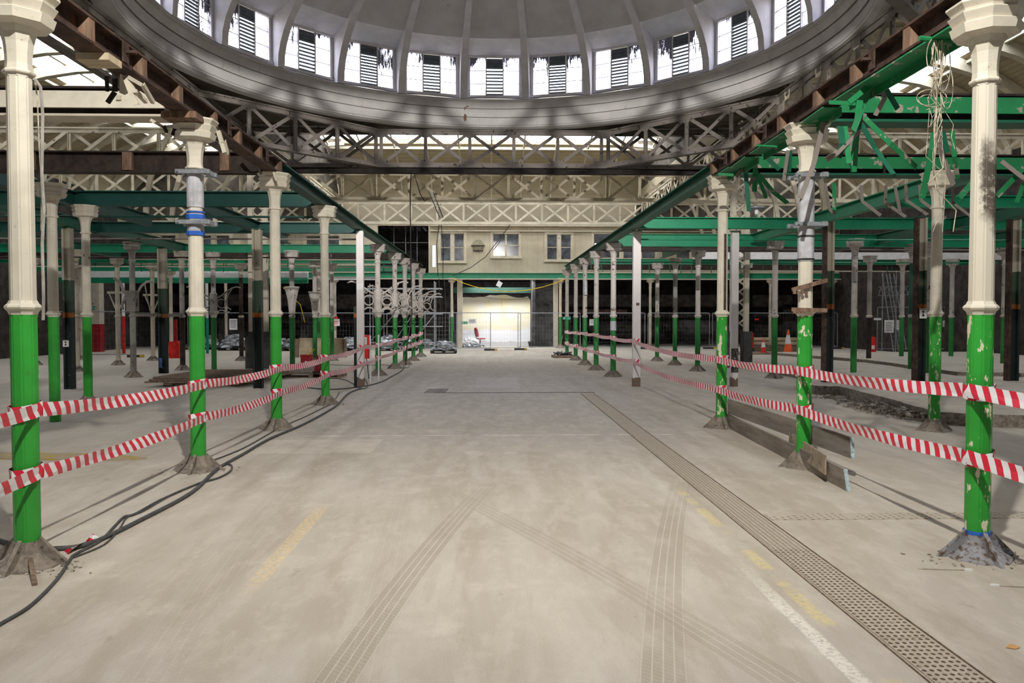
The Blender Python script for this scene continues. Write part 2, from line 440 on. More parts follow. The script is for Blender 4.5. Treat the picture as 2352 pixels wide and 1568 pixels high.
# lane between: rubble heap along the kerb
def heap(name, pts, n, smin, smax, mat, label, cat, spread=.25, z0=0, hmax=.1, seed=5):
    r = random.Random(seed); b = MB()
    for i in range(n):
        a, c = r.choice(list(zip(pts, pts[1:]))); p = a.lerp(c, r.random())
        s = r.uniform(smin, smax); q = p + Vector((r.gauss(0, spread), r.gauss(0, spread * .6), 0)); q.z = z0 + r.random() ** 2 * hmax
        R = Matrix.Translation(q) @ Matrix.Rotation(r.uniform(0, 6), 4, 'Z') @ Matrix.Rotation(r.uniform(-.5, .5), 4, 'X')
        b.box(-s, s, -s * r.uniform(.4, 1), s * r.uniform(.4, 1), 0, s * r.uniform(.3, .8), R)
    o = b.build(name, mat); tag(o, label, cat, kind='stuff'); return o
heap('rubble', [gd(1990, 930), gd(2060, 950), gd(2150, 968)], 420, .015, .06, M['rubble'], 'broken concrete rubble and dirt strewn along the raised kerb in the aisle', 'rubble', .22, 0, .12)
heap('rubble', [gd(1890, 912), gd(1990, 930)], 120, .01, .05, M['rubble'], 'thin trail of dirt and chips beside the dark kerb end', 'rubble', .12, 0, .06, 9)

# ------------------------------------------------------------ drain
def drain():
    m = Mat('dusty_iron_drain_cover', .8, .2); p = m.pos(); x, y, z = m.xyz(p)
    n = m.noise(p, 25, 4)
    gx = ((x - 2.07) / .037).frac() - .5; gy = (y / .045).frac() - .5
    hole = (gx * gx + gy * gy).lt(.085) * n.gt(.36)
    slot = (gx.abs().lt(.20)) * n.ss(.3, .5)
    near = 1 - y.gt(6.3)
    k = hole * near * y.lt(5.6) + slot * (y.gt(5.6)) * .5
    c = m.mix(n.ss(.3, .7), (.42, .365, .285), (.52, .465, .38)); c = m.mix(k.clamp(), c, (.12, .08, .06))
    m.color(c); m.bump(k * -1, .5, .01); return m.mat
M['drain'] = drain()
def drain2():
    m = Mat('dusty_perforated_drain_strip', .85); p = m.pos(); x, y, z = m.xyz(p); n = m.noise(p, 4, 4)
    gx = (x / .06).frac() - .5; gy = (y / .06 + (x / .06 - (x / .06).frac()) * .5).frac() - .5
    k = (gx * gx + gy * gy).lt(.07) * n.ss(.4, .5) * .8
    m.color(m.mix(k, (.47, .42, .34), (.20, .155, .115))); return m.mat
M['drain2'] = drain2()
dr = thing('drain_channel', 'long dusty iron drain cover with round holes and slots set in the street floor', 'drain')
yy = -.5
while yy < 17.4:
    L = 1.5 if yy < 5 else 1.95
    o = MB().box(2.07, 2.33, yy + .006, min(yy + L, 17.4), .0005, .007).build('grating', M['drain'], dr)
    yy += L
MB().bar((2.05, -.5, .004), (2.05, 17.4, .004), .006, .008).build('edge_angle', M['timber'], dr)
MB().bar((2.35, -.5, .004), (2.35, 17.4, .004), .006, .008).build('edge_angle', M['timber'], dr)
dr2 = tag(MB().box(2.38, 9.5, 6.42, 6.62, .0005, .005).build('drain_strip', M['drain2']), 'narrow perforated drain strip branching off under the chipped near column', 'drain')
a, b = gd(1000, 902), gd(1370, 904)
c0 = thing('drain_strip', 'thin dark slotted drain line crossing the middle of the street', 'drain')
MB().box(a.x, b.x, a.y - .04, a.y + .04, .0005, .004).build('slot', M['rustdark'], c0)
g0 = MB()
for k in range(9): g0.bar((a.x - .25 + k * .055, a.y - .05, .004), (a.x - .20 + k * .055, a.y + 1.0, .004), .02, .006)
g0.build('grating', M['rustdark'], c0)

# ------------------------------------------------------------ shell walls
def wall_holes(x0, x1, z0, z1, y0, y1, holes):
    xs = sorted({x0, x1, *[h[0] for h in holes], *[h[1] for h in holes]}); zs = sorted({z0, z1, *[h[2] for h in holes], *[h[3] for h in holes]})
    b = MB()
    for xa, xb in zip(xs, xs[1:]):
        for za, zb in zip(zs, zs[1:]):
            cx, cz = (xa + xb) / 2, (za + zb) / 2
            if any(h[0] < cx < h[1] and h[2] < cz < h[3] for h in holes): continue
            b.box(xa, xb, y0, y1, za, zb)
    return b
struct(MB().box(-20.7, -20.5, -6, 52, 0, 9).build('wall_left', M['brick_dark']))
struct(MB().box(20.5, 20.7, -6, 52, 0, 9).build('wall_right', M['brick_dark']))
struct(MB().box(-20.7, 20.7, -6.2, -6, 0, 12).build('wall_back', M['concrete_dark']))
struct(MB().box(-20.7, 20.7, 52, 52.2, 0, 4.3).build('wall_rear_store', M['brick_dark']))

def cream_wall():
    m = Mat('cream_painted_boarded_wall', .75); p = m.pos(); x, y, z = m.xyz(p)
    n = m.noise(p, .8, 5, .6); n2 = m.noise(m.scale(p, (1, 1, .3)), 5, 6, .7)
    c = m.mix(n.ss(.3, .7), (.50, .43, .30), (.62, .55, .40))
    c = m.mix(((x / .31).frac().lt(.035)) * .45, c, (.24, .20, .13))
    c = m.mix(n2.ss(.66, .74), c, (.23, .17, .10))
    m.color(c); return m.mat
M['wall'] = cream_wall()
YW = 45.0
holes = []
def wrect(px0, py0, px1, py1):
    a, b = at(px0, py1, YW), at(px1, py0, YW); return (a.x, b.x, a.z, b.z)
w1 = wrect(1012, 536, 1066, 600); w2 = wrect(1132, 537, 1192, 589); w3 = wrect(1256, 538, 1312, 597); w4 = wrect(1364, 537, 1424, 592)
hole_open = wrect(868, 518, 984, 628); gap_ = wrect(993, 563, 1000, 612)
holes = [w1, w2, w3, w4, hole_open, gap_]
wings = []
for k in range(4):
    for s in (-1, 1):
        cx = (s * (8.7 + k * 3.1)) if s > 0 else -(9.6 + k * 3.1)
        wings.append((cx - .95, cx + .95, 5.15, 6.45))
holes += wings
struct(wall_holes(-20.5, 20.5, 4.15, 8.4, YW, YW + .2, holes).build('wall_rear', M['wall']))
# mouldings on the rear wall
a = at(900, 520, YW)
tr = MB()
for zz, hh, dd in ((7.02, .10, .16), (6.72, .06, .10), (7.16, .05, .10)):
    tr.box(hole_open[1] + .1, 14, YW - dd, YW - .002, zz, zz + hh)
struct(tr.build('trim_2', M['gird_cream']))
# windows
wn = 0
def window(rect, style, mats=('gird_cream', 'glass_dark')):
    global wn; wn += 1
    x0, x1, z0, z1 = rect; root = thing('window_%d' % wn, None, None); struct(root)
    f = .10; b = MB()
    yf = YW - .05
    b.box(x0 - f, x1 + f, yf, YW, z1, z1 + f * 1.4); b.box(x0 - f * 1.6, x1 + f * 1.6, yf - .07, YW, z0 - f * 1.1, z0)
    b.box(x0 - f, x0, yf, YW, z0, z1); b.box(x1, x1 + f, yf, YW, z0, z1)
    b.box(x0 - f * 1.4, x0 - f, yf + .02, YW, z0 - .1, z1 + .14); b.box(x1 + f, x1 + f * 1.4, yf + .02, YW, z0 - .1, z1 + .14)
    b.build('window_frame', M[mats[0]], root)
    w = x1 - x0; parts = []
    if style == 'pair':
        mu = MB().box(x0 + w * .5 - w * .07, x0 + w * .5 + w * .07, yf + .01, YW + .05, z0, z1); mu.build('mullion', M[mats[0]], root)
        parts = [(x0, x0 + w * .43), (x0 + w * .57, x1)]
    elif style == 'single':
        MB().box(x0 + w * .5 - .02, x0 + w * .5 + .02, yf + .03, YW + .05, z0, z1).build('mullion', M[mats[0]], root)
        parts = [(x0, x0 + w * .5 - .02), (x0 + w * .5 + .02, x1)]
    for xa, xb in parts:
        s = MB(); zm = (z0 + z1) / 2 - .03
        for q0, q1, r0, r1 in ((xa, xb, z1 - .04, z1), (xa, xb, z0, z0 + .05), (xa, xb, zm, zm + .045), (xa, xa + .035, z0, z1), (xb - .035, xb, z0, z1)):
            s.box(q0, q1, YW + .02, YW + .06, r0, r1)
        so = s.build('sash', M[mats[0]], root)
        MB().box(xa + .03, xb - .03, YW + .035, YW + .045, z0 + .04, z1 - .04).build('pane', M['glass_dark'], so)
    return root
window(w1, 'pair'); window(w2, 'single'); window(w3, 'pair')
r4 = window(w4, 'open')
for w in wings: window(w, 'pair')
# rooms behind the rear wall
ob = [(at(989, 600, 49.5).x, at(1013, 600, 49.5).x, 4.9, 6.6), (at(1366, 600, 49.5).x, at(1385, 600, 49.5).x, 5.7, 6.5)]
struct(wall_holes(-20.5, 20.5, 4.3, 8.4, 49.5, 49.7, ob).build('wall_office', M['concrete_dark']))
light('office_added_light', 'AREA', (at(1390, 560, 47).x, 47.5, 8.2), (at(1390, 560, 47).x, 47.5, 0), 160, (.9, .94, 1), size=3.5)  # area lamp added inside the office to brighten it
light('passage_added_light', 'AREA', (at(1150, 700, 45.5).x, 45.45, 3.8), (at(1150, 700, 47).x + .4, 47.6, .5), 210, (.95, .97, 1), shape='RECTANGLE', size=3.6, size_y=.4)  # area lamp added to brighten the passage wall, without any fitting
struct(wall_holes(0, 0, 0, 0, 0, 0, []).box(-20.5, 20.5, 45.2, 49.5, 8.4, 8.5).build('ceiling_office', M['white']))
# low ceiling over the dark store behind the rear columns; left open over the passage so daylight falls in
cl = MB(); cl.box(-20.5, -3.5, 45.2, 52, 4.15, 4.3); cl.box(5.5, 20.5, 45.2, 52, 4.15, 4.3); cl.box(-3.5, 5.5, 45.2, 46.2, 4.15, 4.3); cl.box(-3.5, 5.5, 47.6, 52, 4.15, 4.3)
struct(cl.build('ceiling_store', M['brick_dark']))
# passage wall stained yellow above, daylight on its lower part painted in pale
pw = Mat('stained_passage_wall_painted_daylight', .8); p = pw.pos(); n = pw.noise(p, .9, 6, .65); n2 = pw.noise(pw.scale(p, (1, 1, .35)), 1.7, 6, .7); x, y, z = pw.xyz(p)
c = pw.mix(n.ss(.35, .7), (.68, .66, .58), (.74, .66, .42)); c = pw.mix((n2.ss(.58, .68)) * z.ss(.6, 1.4), c, (.52, .36, .16)); c = pw.mix((z + (n - .5) * .6).lt(1.0), c, (.72, .73, .76))
c = pw.mix(((z + (n2 - .5) * .5).lt(.28)) * .5, c, (.35, .34, .33)); pw.color(c); M['passage'] = pw.mat
pa, pb = at(1050, 690, 47.6), at(1225, 690, 47.6)
r = random.Random(2); top = []
k = 14
for i in range(k + 1):
    top.append((pb.x + (pa.x - pb.x) * i / k, 3.0 + (.12 if 4 < i < 9 else 0) + r.uniform(-.04, .06) - (.5 if i == 0 else 0)))
RX = Matrix(((1, 0, 0, 0), (0, 0, -1, 47.75), (0, 1, 0, 0), (0, 0, 0, 1)))
struct(MB().prism([(pa.x, 0), (pb.x, 0)] + top, 0, .12, RX).build('wall_passage', M['passage']))
a = at(1222, 740, 45.2)
struct(MB().box(a.x + .02, a.x + .2, 45.3, 47.9, 0, 4.1).box(a.x + .2, at(1275, 700, 46).x, 46.0, 46.2, 0, 4.1).build('wall_passage_side', M['concrete_dark']))
struct(MB().box(pa.x - .35, pa.x - .2, 46.3, 47.9, 0, 2.9).build('wall_passage_end', M['concrete_dark']))
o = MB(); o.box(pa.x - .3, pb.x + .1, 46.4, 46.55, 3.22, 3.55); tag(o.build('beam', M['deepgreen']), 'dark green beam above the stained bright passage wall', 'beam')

# ------------------------------------------------------------ dome
DC = Vector((0.17, 18.5, 0)); DX, DY = DC.x, DC.y; ZE = EYE
dm = Mat('grey_dome_plaster', .85); p = dm.pos(); n = dm.noise(p, 1.1, 5, .6); n2 = dm.noise(p, 3, 6, .7)
c = dm.mix(n.ss(.3, .7), (.52, .51, .505), (.62, .61, .60)); c = dm.mix(n2.ss(.70, .74), c, (.14, .11, .09)); dm.color(c); M['dome'] = dm.mat
dw = Mat('pale_dome_rib_paint', .8); n = dw.noise(dw.pos(), 3, 5, .6); dw.color(dw.mix(n.ss(.3, .7), (.62, .61, .62), (.72, .71, .72))); M['domerib'] = dw.mat
db = Mat('grey_drum_boarding', .8); p = db.pos(); x, y, z = db.xyz(p); n = db.noise(db.scale(p, (1, 1, .25)), 4, 6, .7); nb = db.noise(p, 1.2, 4)
c = db.mix(nb.ss(.3, .7), (.46, .445, .43), (.58, .56, .54)); c = db.mix(((((z - 8.28) / .27)).frac().lt(.05)) * .8, c, (.12, .11, .10)); c = db.mix(n.ss(.60, .72) * .5, c, (.22, .20, .19))
db.color(c); M['drum'] = db.mat
dome = thing('dome', 'ribbed grey dome with a ring of louvred clerestory windows above the street', 'dome', (DX, DY, 0))
def ell(r0, h, t): return (r0 * cos(t), 7.4 + ZE + h * sin(t))
T1 = math.asin(1.80 / 4.05)
prof = [ell(8.15, 4.05, T1 + (pi / 2 - T1) * k / 14) for k in range(15)]
MB().lathe([(max(r_, .01), z_) for r_, z_ in prof], 72, rot=0, cap=False).build('dome_shell', M['dome'], dome)
# drum
dp = [(8.36, 8.20), (8.22, 8.24), (8.20, 8.30), (8.23, 8.55), (8.19, 8.56), (8.16, 8.82), (8.12, 8.83), (8.08, 9.04), (8.0, 9.06), (7.97, 9.10), (8.02, 9.13), (8.40, 9.24), (8.62, 9.24), (8.62, 8.2), (8.36, 8.2)]
MB().lathe(dp, 96, rot=0, cap=False).build('drum', M['drum'], dome)
# underside moulding between drum and girders
ribp = MB()
N = 10
inner = [(ell(8.0, 3.9, .02 + (pi / 2 - .12) * k / 16)) for k in range(17)]
inner[0] = (7.98, 9.12)
cut = ell(8.15, 4.05, T1)
outer = [(8.42, 9.18), (8.42, 10.75)] + [(a_ + .06, b_ + .05) for a_, b_ in prof[:13]]
poly = inner + outer[::-1]
ribm = MB(); Wb = .24
# tapering rib: width shrinks with radius
def ribmesh():
    b = MB(); n = len(poly)
    for sgn in (-1, 1):
        for (r_, z_) in poly:
            w = Wb / 2 * max(.25, min(1, r_ / 7.9)); b.v.append((r_, sgn * w, z_))
    # split into quads between inner and outer
    return b
def ribmesh2():
    b = MB(); K = 24; li = resample(inner, K); lo_ = resample(outer, K)
    for k in range(K + 1):
        for (r_, z_) in (li[k], lo_[k]):
            w = Wb / 2 * max(.3, min(1, r_ / 7.9))
            b.v += [(r_, -w, z_), (r_, w, z_)]
    for k in range(K):
        a = k * 4; c_ = a + 4
        b.f += [(a, a + 1, c_ + 1, c_), (a + 2, c_ + 2, c_ + 3, a + 3), (a, c_, c_ + 2, a + 2), (a + 1, a + 3, c_ + 3, c_ + 1)]
    b.f += [(0, 2, 3, 1), (K * 4, K * 4 + 1, K * 4 + 3, K * 4 + 2)]
    return b
def resample(P, K):
    L = [0]
    for a, c_ in zip(P, P[1:]): L.append(L[-1] + math.dist(a, c_))
    out = []
    for k in range(K + 1):
        t = L[-1] * k / K; i = 0
        while i < len(L) - 2 and L[i + 1] < t: i += 1
        u = (t - L[i]) / max(1e-9, L[i + 1] - L[i]); out.append(tuple(P[i][j] + (P[i + 1][j] - P[i][j]) * min(1, u) for j in (0, 1)))
    return out
rm = ribmesh2().mesh('rib', M['domerib'])
hd = MB(); RW = 8.22; hw = RW * tan(radians(7.5)) - .02
# head and sill slopes of one bay (local: +x outward)
def bay_local(r_, a): return (r_ * cos(a), r_ * sin(a))
A = radians(7.5)
for za, ra, zb, rb in ((cut[1] + .01, cut[0] + .01, 10.62, RW),):
    p = [(ra * cos(-A), ra * sin(-A), za), (ra, 0, za), (ra * cos(A), ra * sin(A), za), (rb, hw, zb), (rb, -hw, zb)]
    hd.add(p, [(0, 1, 2, 3, 4)])
    p2 = [(q[0] + .05, q[1], q[2] + .12) for q in p]; hd.add(p2, [(4, 3, 2, 1, 0)])
head = hd.mesh('window_head', M['domerib'])
ww = .86   # half width of the window
fr = MB()
z0, z1 = 9.27, 10.60
for ya, yb in ((-hw, -ww), (ww, hw)): fr.box(RW - .02, RW + .10, ya, yb, 9.2, 10.66)
for ya, yb in ((-.31, -.27), (.27, .31), (-ww - .02, -ww + .03), (ww - .03, ww + .02)): fr.box(RW - .04, RW + .03, ya, yb, z0, z1)
fr.box(RW - .06, RW + .04, -hw, hw, z1 - .03, z1 + .09); fr.box(RW - .08, RW + .04, -hw, hw, z0 - .06, z0 + .02)
for z in (z0 + .42, z0 + .86):
    fr.box(RW - .005, RW + .012, -ww, -.3, z, z + .02); fr.box(RW - .005, RW + .012, .3, ww, z, z + .02)
frame_me = fr.mesh('window', M['domerib'])
def pane_mat():
    m = Mat('grimy_clear_glass', .3); nt = m.nt
    tr_ = nt.nodes.new('ShaderNodeBsdfTransparent'); tr_.inputs[0].default_value = (.92, .92, 1, 1)
    x, y, z = m.xyz(m.tc.outputs['Object']); rr = m.obj()
    n = m.noise(m.scale(rr, (1, 5, .8)), 3.0, 6, .75); n0 = m.noise(rr, .9, 2, .4)
    k = (n + (z - 9.9) * .28 + (n0 - .5) * 1.3).ss(.64, .72)
    ms = nt.nodes.new('ShaderNodeMixShader'); m.lk(k * .93, ms.inputs[0]); nt.links.new(tr_.outputs[0], ms.inputs[1]); nt.links.new(m.b.outputs[0], ms.inputs[2])
    m.color((.05, .035, .035)); nt.links.new(ms.outputs[0], nt.nodes['Material Output'].inputs[0]); return m.mat
M['pane'] = pane_mat()
pn = [MB().box(RW + .0, RW + .006, ya, yb, z0, z1).mesh('pane', M['pane']) for ya, yb in ((-ww, -.29), (.29, ww))]
pnm = MB().box(RW + .02, RW + .026, -.29, .29, z0, z1).mesh('pane', M['pane'])
lou = []
for v in range(3):
    r = random.Random(v); b = MB(); n = 11 + v
    for k in range(n):
        z = z0 + .06 + (z1 - z0 - .1) * k / n; th = .035 if k < n - 3 else .06
        t_ = r.uniform(-.1, .1) + (.9 if k < n - 3 else 1.4)
        R = Matrix.Translation((RW - .02, 0, z)) @ Matrix.Rotation(t_ * .6, 4, 'Y')
        b.box(-.03, .03, -.275, .275, -th * .35, th * .35, R)
        if k >= n - 3: b.box(RW - .01, RW, -.28, .28, z - .02, z + .1)
    lou.append(b.mesh('louvre', simple('blue_grey_louvre', (.13, .15, .18), .6, 0, .2) if v == 0 else lou[0].materials[0]))
for k in range(24):
    a = radians(90 + 15 * k)
    fo = link('window', frame_me, dome, None, (0, 0, a))
    link('window_head', head, dome, None, (0, 0, a))
    link('rib', rm, dome, None, (0, 0, a + A))
    for q in pn: link('pane', q, fo)
    link('louvre', lou[(k * 7) % 3], fo)
# small broken patch on the drum
b = MB(); b.prism([(0, 0), (.05, .10), (.13, .13), (.16, .22), (.06, .27), (-.04, .2)], 0, .012, Matrix(((1, 0, 0, DX - 1.02), (0, 0, 1, DY + 8.05), (0, 1, 0, 8.75), (0, 0, 0, 1))))
b.prism([(0, 0), (.06, .03), (.07, .2), (.0, .26), (-.04, .1)], 0, .012, Matrix(((1, 0, 0, DX - 1.02), (0, 0, 1, DY + 8.09), (0, 1, 0, 8.40), (0, 0, 0, 1))))
o = b.build('broken_patch', M['wood_block'], dome); o.location = (-DX, -DY, 0)

# ------------------------------------------------------------ roof
def board_roof(name, c1, c2, axis):
    m = Mat(name, .85); p = m.pos(); x, y, z = m.xyz(p); n = m.noise(p, .7, 5, .6); n2 = m.noise(p, 5, 6, .7)
    c = m.mix(n.ss(.3, .7), c1, c2); c = m.mix(((z / .105).frac().lt(.10)) * .6, c, tuple(q * .4 for q in c1)); c = m.mix(n2.ss(.66, .74) * .6, c, tuple(q * .35 for q in c1))
    m.color(c); return m.mat
M['roof'] = board_roof('tan_roof_boarding', (.36, .30, .19), (.46, .39, .26), 0)
M['frieze'] = board_roof('dusty_brown_frieze_boarding', (.16, .135, .09), (.23, .195, .13), 0)
M['deck'] = simple('dark_stained_deck_boards', (.10, .085, .065), .9, var=.35, sc=2)
def skypane():
    m = Mat('mossy_skylight_glass', .3); nt = m.nt
    tr_ = nt.nodes.new('ShaderNodeBsdfTransparent'); tr_.inputs[0].default_value = (1, 1, 1, 1)
    n = m.noise(m.pos(), 9, 6, .7); ms = nt.nodes.new('ShaderNodeMixShader'); m.lk(n.ss(.56, .62) * .85, ms.inputs[0])
    nt.links.new(tr_.outputs[0], ms.inputs[1]); nt.links.new(m.b.outputs[0], ms.inputs[2]); m.color((.10, .10, .08)); nt.links.new(ms.outputs[0], nt.nodes['Material Output'].inputs[0]); return m.mat
M['sky'] = skypane()
def vault(fn, s0, s1, t0, t1, nt_, gaps, name, mat):
    "surface fn(t)->(u,z) swept along s; gaps: list of (ta,tb) left open"
    b = MB(); ts = sorted({t0, t1, *[g for gp in gaps for g in gp], *[t0 + (t1 - t0) * k / nt_ for k in range(nt_ + 1)]})
    for ta, tb in zip(ts, ts[1:]):
        c_ = (ta + tb) / 2
        if any(g[0] < c_ < g[1] for g in gaps): continue
        for off in (0, .1):
            pa_, pb_ = fn(ta, off), fn(tb, off)
            b.add([pa_(s0), pa_(s1), pb_(s1), pb_(s0)], [(0, 1, 2, 3)])
    return b
def rear_fn(t, off=0):
    y_ = 35.4 - 8.45 * cos(t); z_ = 8.3 + 2.7 * sin(t) + off
    return lambda s: (s, y_, z_)
ceil = thing('ceiling', None, None); struct(ceil)
def ybound(fnr, a_): pass
tr1 = math.acos((35.4 - 36.3) / 8.45); tr2 = math.acos((35.4 - 40.1) / 8.45)
vault(rear_fn, -8.4, 8.6, 0, pi, 24, [(tr1, tr2)], 'r', None).build('vault_rear', M['roof'], ceil)
vault(rear_fn, -8.4, 8.6, tr1, tr2, 3, [], 'r', None)
wn += 1
b = MB()
for ta, tb in ((tr1, (tr1 + tr2) / 2), ((tr1 + tr2) / 2, tr2)):
    pa_, pb_ = rear_fn(ta, .02), rear_fn(tb, .02); b.add([pa_(-8.4), pa_(8.6), pb_(8.6), pb_(-8.4)], [(0, 1, 2, 3)])
sk = struct(b.build('window_%d' % wn, M['sky']))
# ribs of the rear vault
def arch(fn, s, t0, t1, d, w, n=18):
    b = MB(); ts = [t0 + (t1 - t0) * k / n for k in range(n + 1)]
    for k, t in enumerate(ts):
        for off in (-.01, -d):
            p_ = fn(t, off); b.v += [p_(s - w / 2), p_(s + w / 2)]
    for k in range(n):
        a_ = k * 4; c_ = a_ + 4
        b.f += [(a_, c_, c_ + 1, a_ + 1), (a_ + 2, a_ + 3, c_ + 3, c_ + 2), (a_, a_ + 2, c_ + 2, c_), (a_ + 1, c_ + 1, c_ + 3, a_ + 3)]
    return b
x_ = -8.2
while x_ < 8.5:
    arch(rear_fn, x_, pi * .30, pi * .995, .10, .07).build('arched_rib', M['roof_rib'], ceil); x_ += 1.66
pa_ = rear_fn(tr2 + .02, -.06); b = MB().bar(pa_(-8.4), pa_(8.6), .16, .14); b.build('purlin', M['roof_rib'], ceil)
for s in (-1, 1):
    sx = s
    def side_fn(t, off=0, s=s):
        x_ = s * (14.45 - 6.05 * cos(t)); z_ = 8.3 + 3.2 * sin(t) + off
        return lambda q: (x_, q, z_)
    ta = math.acos((14.45 - 14.8) / 6.05); tb = math.acos((14.45 - 17.2) / 6.05)
    vault(side_fn, -6, 45, 0, pi, 22, [(ta, tb)], 's', None).build('vault_side', M['roof'], ceil)
    b = MB()
    for q0, q1 in ((ta, (ta + tb) / 2), ((ta + tb) / 2, tb)):
        pa_, pb_ = side_fn(q0, .02), side_fn(q1, .02); b.add([pa_(-6), pa_(45), pb_(45), pb_(-6)], [(0, 1, 2, 3)])
    wn += 1; struct(b.build('window_%d' % wn, M['sky']))
    y_ = -1.0
    while y_ < 44.8:
        arch(side_fn, y_, 0, pi, .42, .30, 16).build('arched_rib', M['roof_rib'], ceil); y_ += 2.08
    for tt in (ta - .02, tb + .03, (ta + tb) / 2):
        pa_ = side_fn(tt, -.10); MB().bar(pa_(-6), pa_(45), .10, .10 if tt != (ta + tb) / 2 else .05).build('purlin', M['roof_rib'], ceil)
    # gable closing the rear vault end above the side girder
    gp = [(27.0, 8.3)] + [(35.4 - 8.45 * cos(pi * k / 16), 8.3 + 2.7 * sin(pi * k / 16)) for k in range(1, 16)] + [(43.8, 8.3)]
    X = 8.5 if s > 0 else -8.42
    b = MB(); b.v = [(X, yy_, zz_) for yy_, zz_ in gp]; b.f = [tuple(range(len(gp)))]; b.build('gable', M['deck'], ceil)
    # curved corner braces, barrel shaped
    y_ = 28.4
    while y_ < 44.6:
        b = MB(); n = 12
        for k in range(n + 1):
            t = pi / 2 * k / n
            for rr in (0, .17):
                xx = s * (7.4 + (4.9 + rr) * sin(t)) ; zz = 5.3 + (5.2 + rr) * cos(t)
                b.v += [(xx, y_ - .06, zz), (xx, y_ + .06, zz)]
        for k in range(n):
            a_ = k * 4; c_ = a_ + 4
            b.f += [(a_, a_ + 1, c_ + 1, c_), (a_ + 2, c_ + 2, c_ + 3, a_ + 3), (a_, c_, c_ + 2, a_ + 2), (a_ + 1, a_ + 3, c_ + 3, c_ + 1)]
        b.build('curved_brace', M['roof_rib'] if int(y_) % 2 else M['gird_cream'], ceil); y_ += 2.3
    # upper wall end
MB().box(-8.5, 8.6, 45, 45.2, 8.4, 12).build('gable_end', M['roof'], ceil)
MB().box(-20.6, -8.5, 45, 45.2, 8.4, 12).build('gable_end', M['deck'], ceil)
MB().box(8.6, 20.6, 45, 45.2, 8.4, 12).build('gable_end', M['deck'], ceil)
struct(MB().box(-8.5, 8.6, 44.93, 44.99, 7.22, 8.4).build('trim_3', M['frieze']))
struct(MB().box(-20.4, -8.5, 44.93, 44.99, 6.7, 8.4).build('trim_4', M['deck']))
struct(MB().box(8.6, 20.4, 44.93, 44.99, 6.7, 8.4).build('trim_5', M['deck']))
# deck around the dome
b = MB(); n = 48; hx0, hx1, hy0, hy1 = -8.45, 8.55, 10.0, 26.98
def sq(a_):
    c_, s_ = cos(a_), sin(a_); k = 1 / max(abs(c_), abs(s_)); return (DX - .12 + 8.5 * k * c_, DY + 8.49 * k * s_)
for z_ in (8.32, 8.45):
    base = len(b.v)
    for k in range(n):
        a_ = 2 * pi * k / n; b.v += [(DX + 8.3 * cos(a_), DY + 8.3 * sin(a_), z_), sq(a_) + (z_,)]
    for k in range(n):
        q = base + 2 * k; w_ = base + 2 * ((k + 1) % n); b.f.append((q, q + 1, w_ + 1, w_))
b.build('deck', M['deck'], ceil)
b = MB(); b.box(-8.45, 8.55, -2.2, 10.02, 8.32, 8.45); b.box(-8.45, 8.55, -6, -4.6, 8.32, 8.45); b.build('deck', M['deck'], ceil)
MB().box(-8.3, 8.45, 26.9, 27.06, 8.21, 8.6).build('fascia_board', M['girder'], ceil)
wn += 1; struct(MB().box(-8.4, 8.5, -4.6, -2.2, 8.35, 8.37).build('window_%d' % wn, M['sky']))  # unseen skylight added behind the camera for general fill light
MB().box(-20.6, -8.45, -6.1, -6, 8, 12).box(8.5, 20.6, -6.1, -6, 8, 12).build('gable_end', M['deck'], ceil)

# ------------------------------------------------------------ lattice girders
def girder(p0, p1, n, mats, label, zb=6.9, zt=8.2, chord=.17, plates=True, cat='girder', group=None):
    p0 = Vector((*p0, 0)); p1 = Vector((*p1, 0)); L = (p1 - p0).length; rz = atan2(p1.y - p0.y, p1.x - p0.x)
    g = thing('lattice_girder', label, cat, (p0.x, p0.y, zb), rz, group)
    h = zt - zb; s = L / n; mt = M[mats]
    MB().bar((0, 0, h - .03), (L, 0, h - .03), chord, .05).bar((0, -.03, h - .13), (L, -.03, h - .11), .012, .14).bar((0, .03, h - .11), (L, .03, h - .11), .012, .14).build('top_chord', mt, g)
    b = MB().bar((0, 0, .02), (L, 0, .02), chord * 1.3, .05).bar((0, -.03, .10), (L, -.03, .10), .012, .12)
    b.build('bottom_chord', mt, g)
    pm = MB().bar((-.045, 0, .05), (-.045, 0, h - .06), .02, .07).bar((.045, 0, .05), (.045, 0, h - .06), .02, .07)
    pm.bar((0, .0, .05), (0, .0, h - .06), .10, .012, (0, 1, 0)); pm = pm.mesh('post', mt)
    b1 = MB().bar((.08, -.03, .14), (s - .08, -.03, h - .15), .014, .11, (0, 0, 1)).mesh('brace', mt)
    b2 = MB().bar((.08, .03, h - .15), (s - .08, .03, .14), .014, .11, (0, 0, 1)).mesh('brace', mt)
    gm = None
    if plates:
        gm = []
        for zz, sg in ((.02, 1), (h - .04, -1)):
            gb = MB(); gb.prism([(-.22, 0), (.22, 0), (.22, sg * .10), (.10, sg * .24), (-.10, sg * .24), (-.22, sg * .10)][::sg], -.045, -.033, Matrix(((1, 0, 0, 0), (0, 0, 1, 0), (0, 1, 0, zz), (0, 0, 0, 1))))
            gm.append(gb.mesh('gusset_plate', mt))
    for k in range(n + 1):
        link('post', pm, g, (k * s, 0, 0))
        for q in gm or []: link('gusset_plate', q, g, (k * s, 0, 0))
        if k < n: link('brace', b1, g, (k * s, 0, 0)); link('brace', b2, g, (k * s, 0, 0))
    return g
XL, XR = -8.3, 8.45
girder((XL, 27.0), (XR, 27.0), 11, 'girder', 'grey-brown lattice girder crossing behind the dome, right under its far rim')
girder((-20.3, 27.0), (XL, 27.0), 8, 'gird_cream', 'lattice girder over the aisle with the floor cables, level with the dome far rim', plates=False)
girder((XR, 27.0), (20.3, 27.0), 8, 'gird_cream', 'lattice girder over the aisle with traffic cones, level with the dome far rim', plates=False)
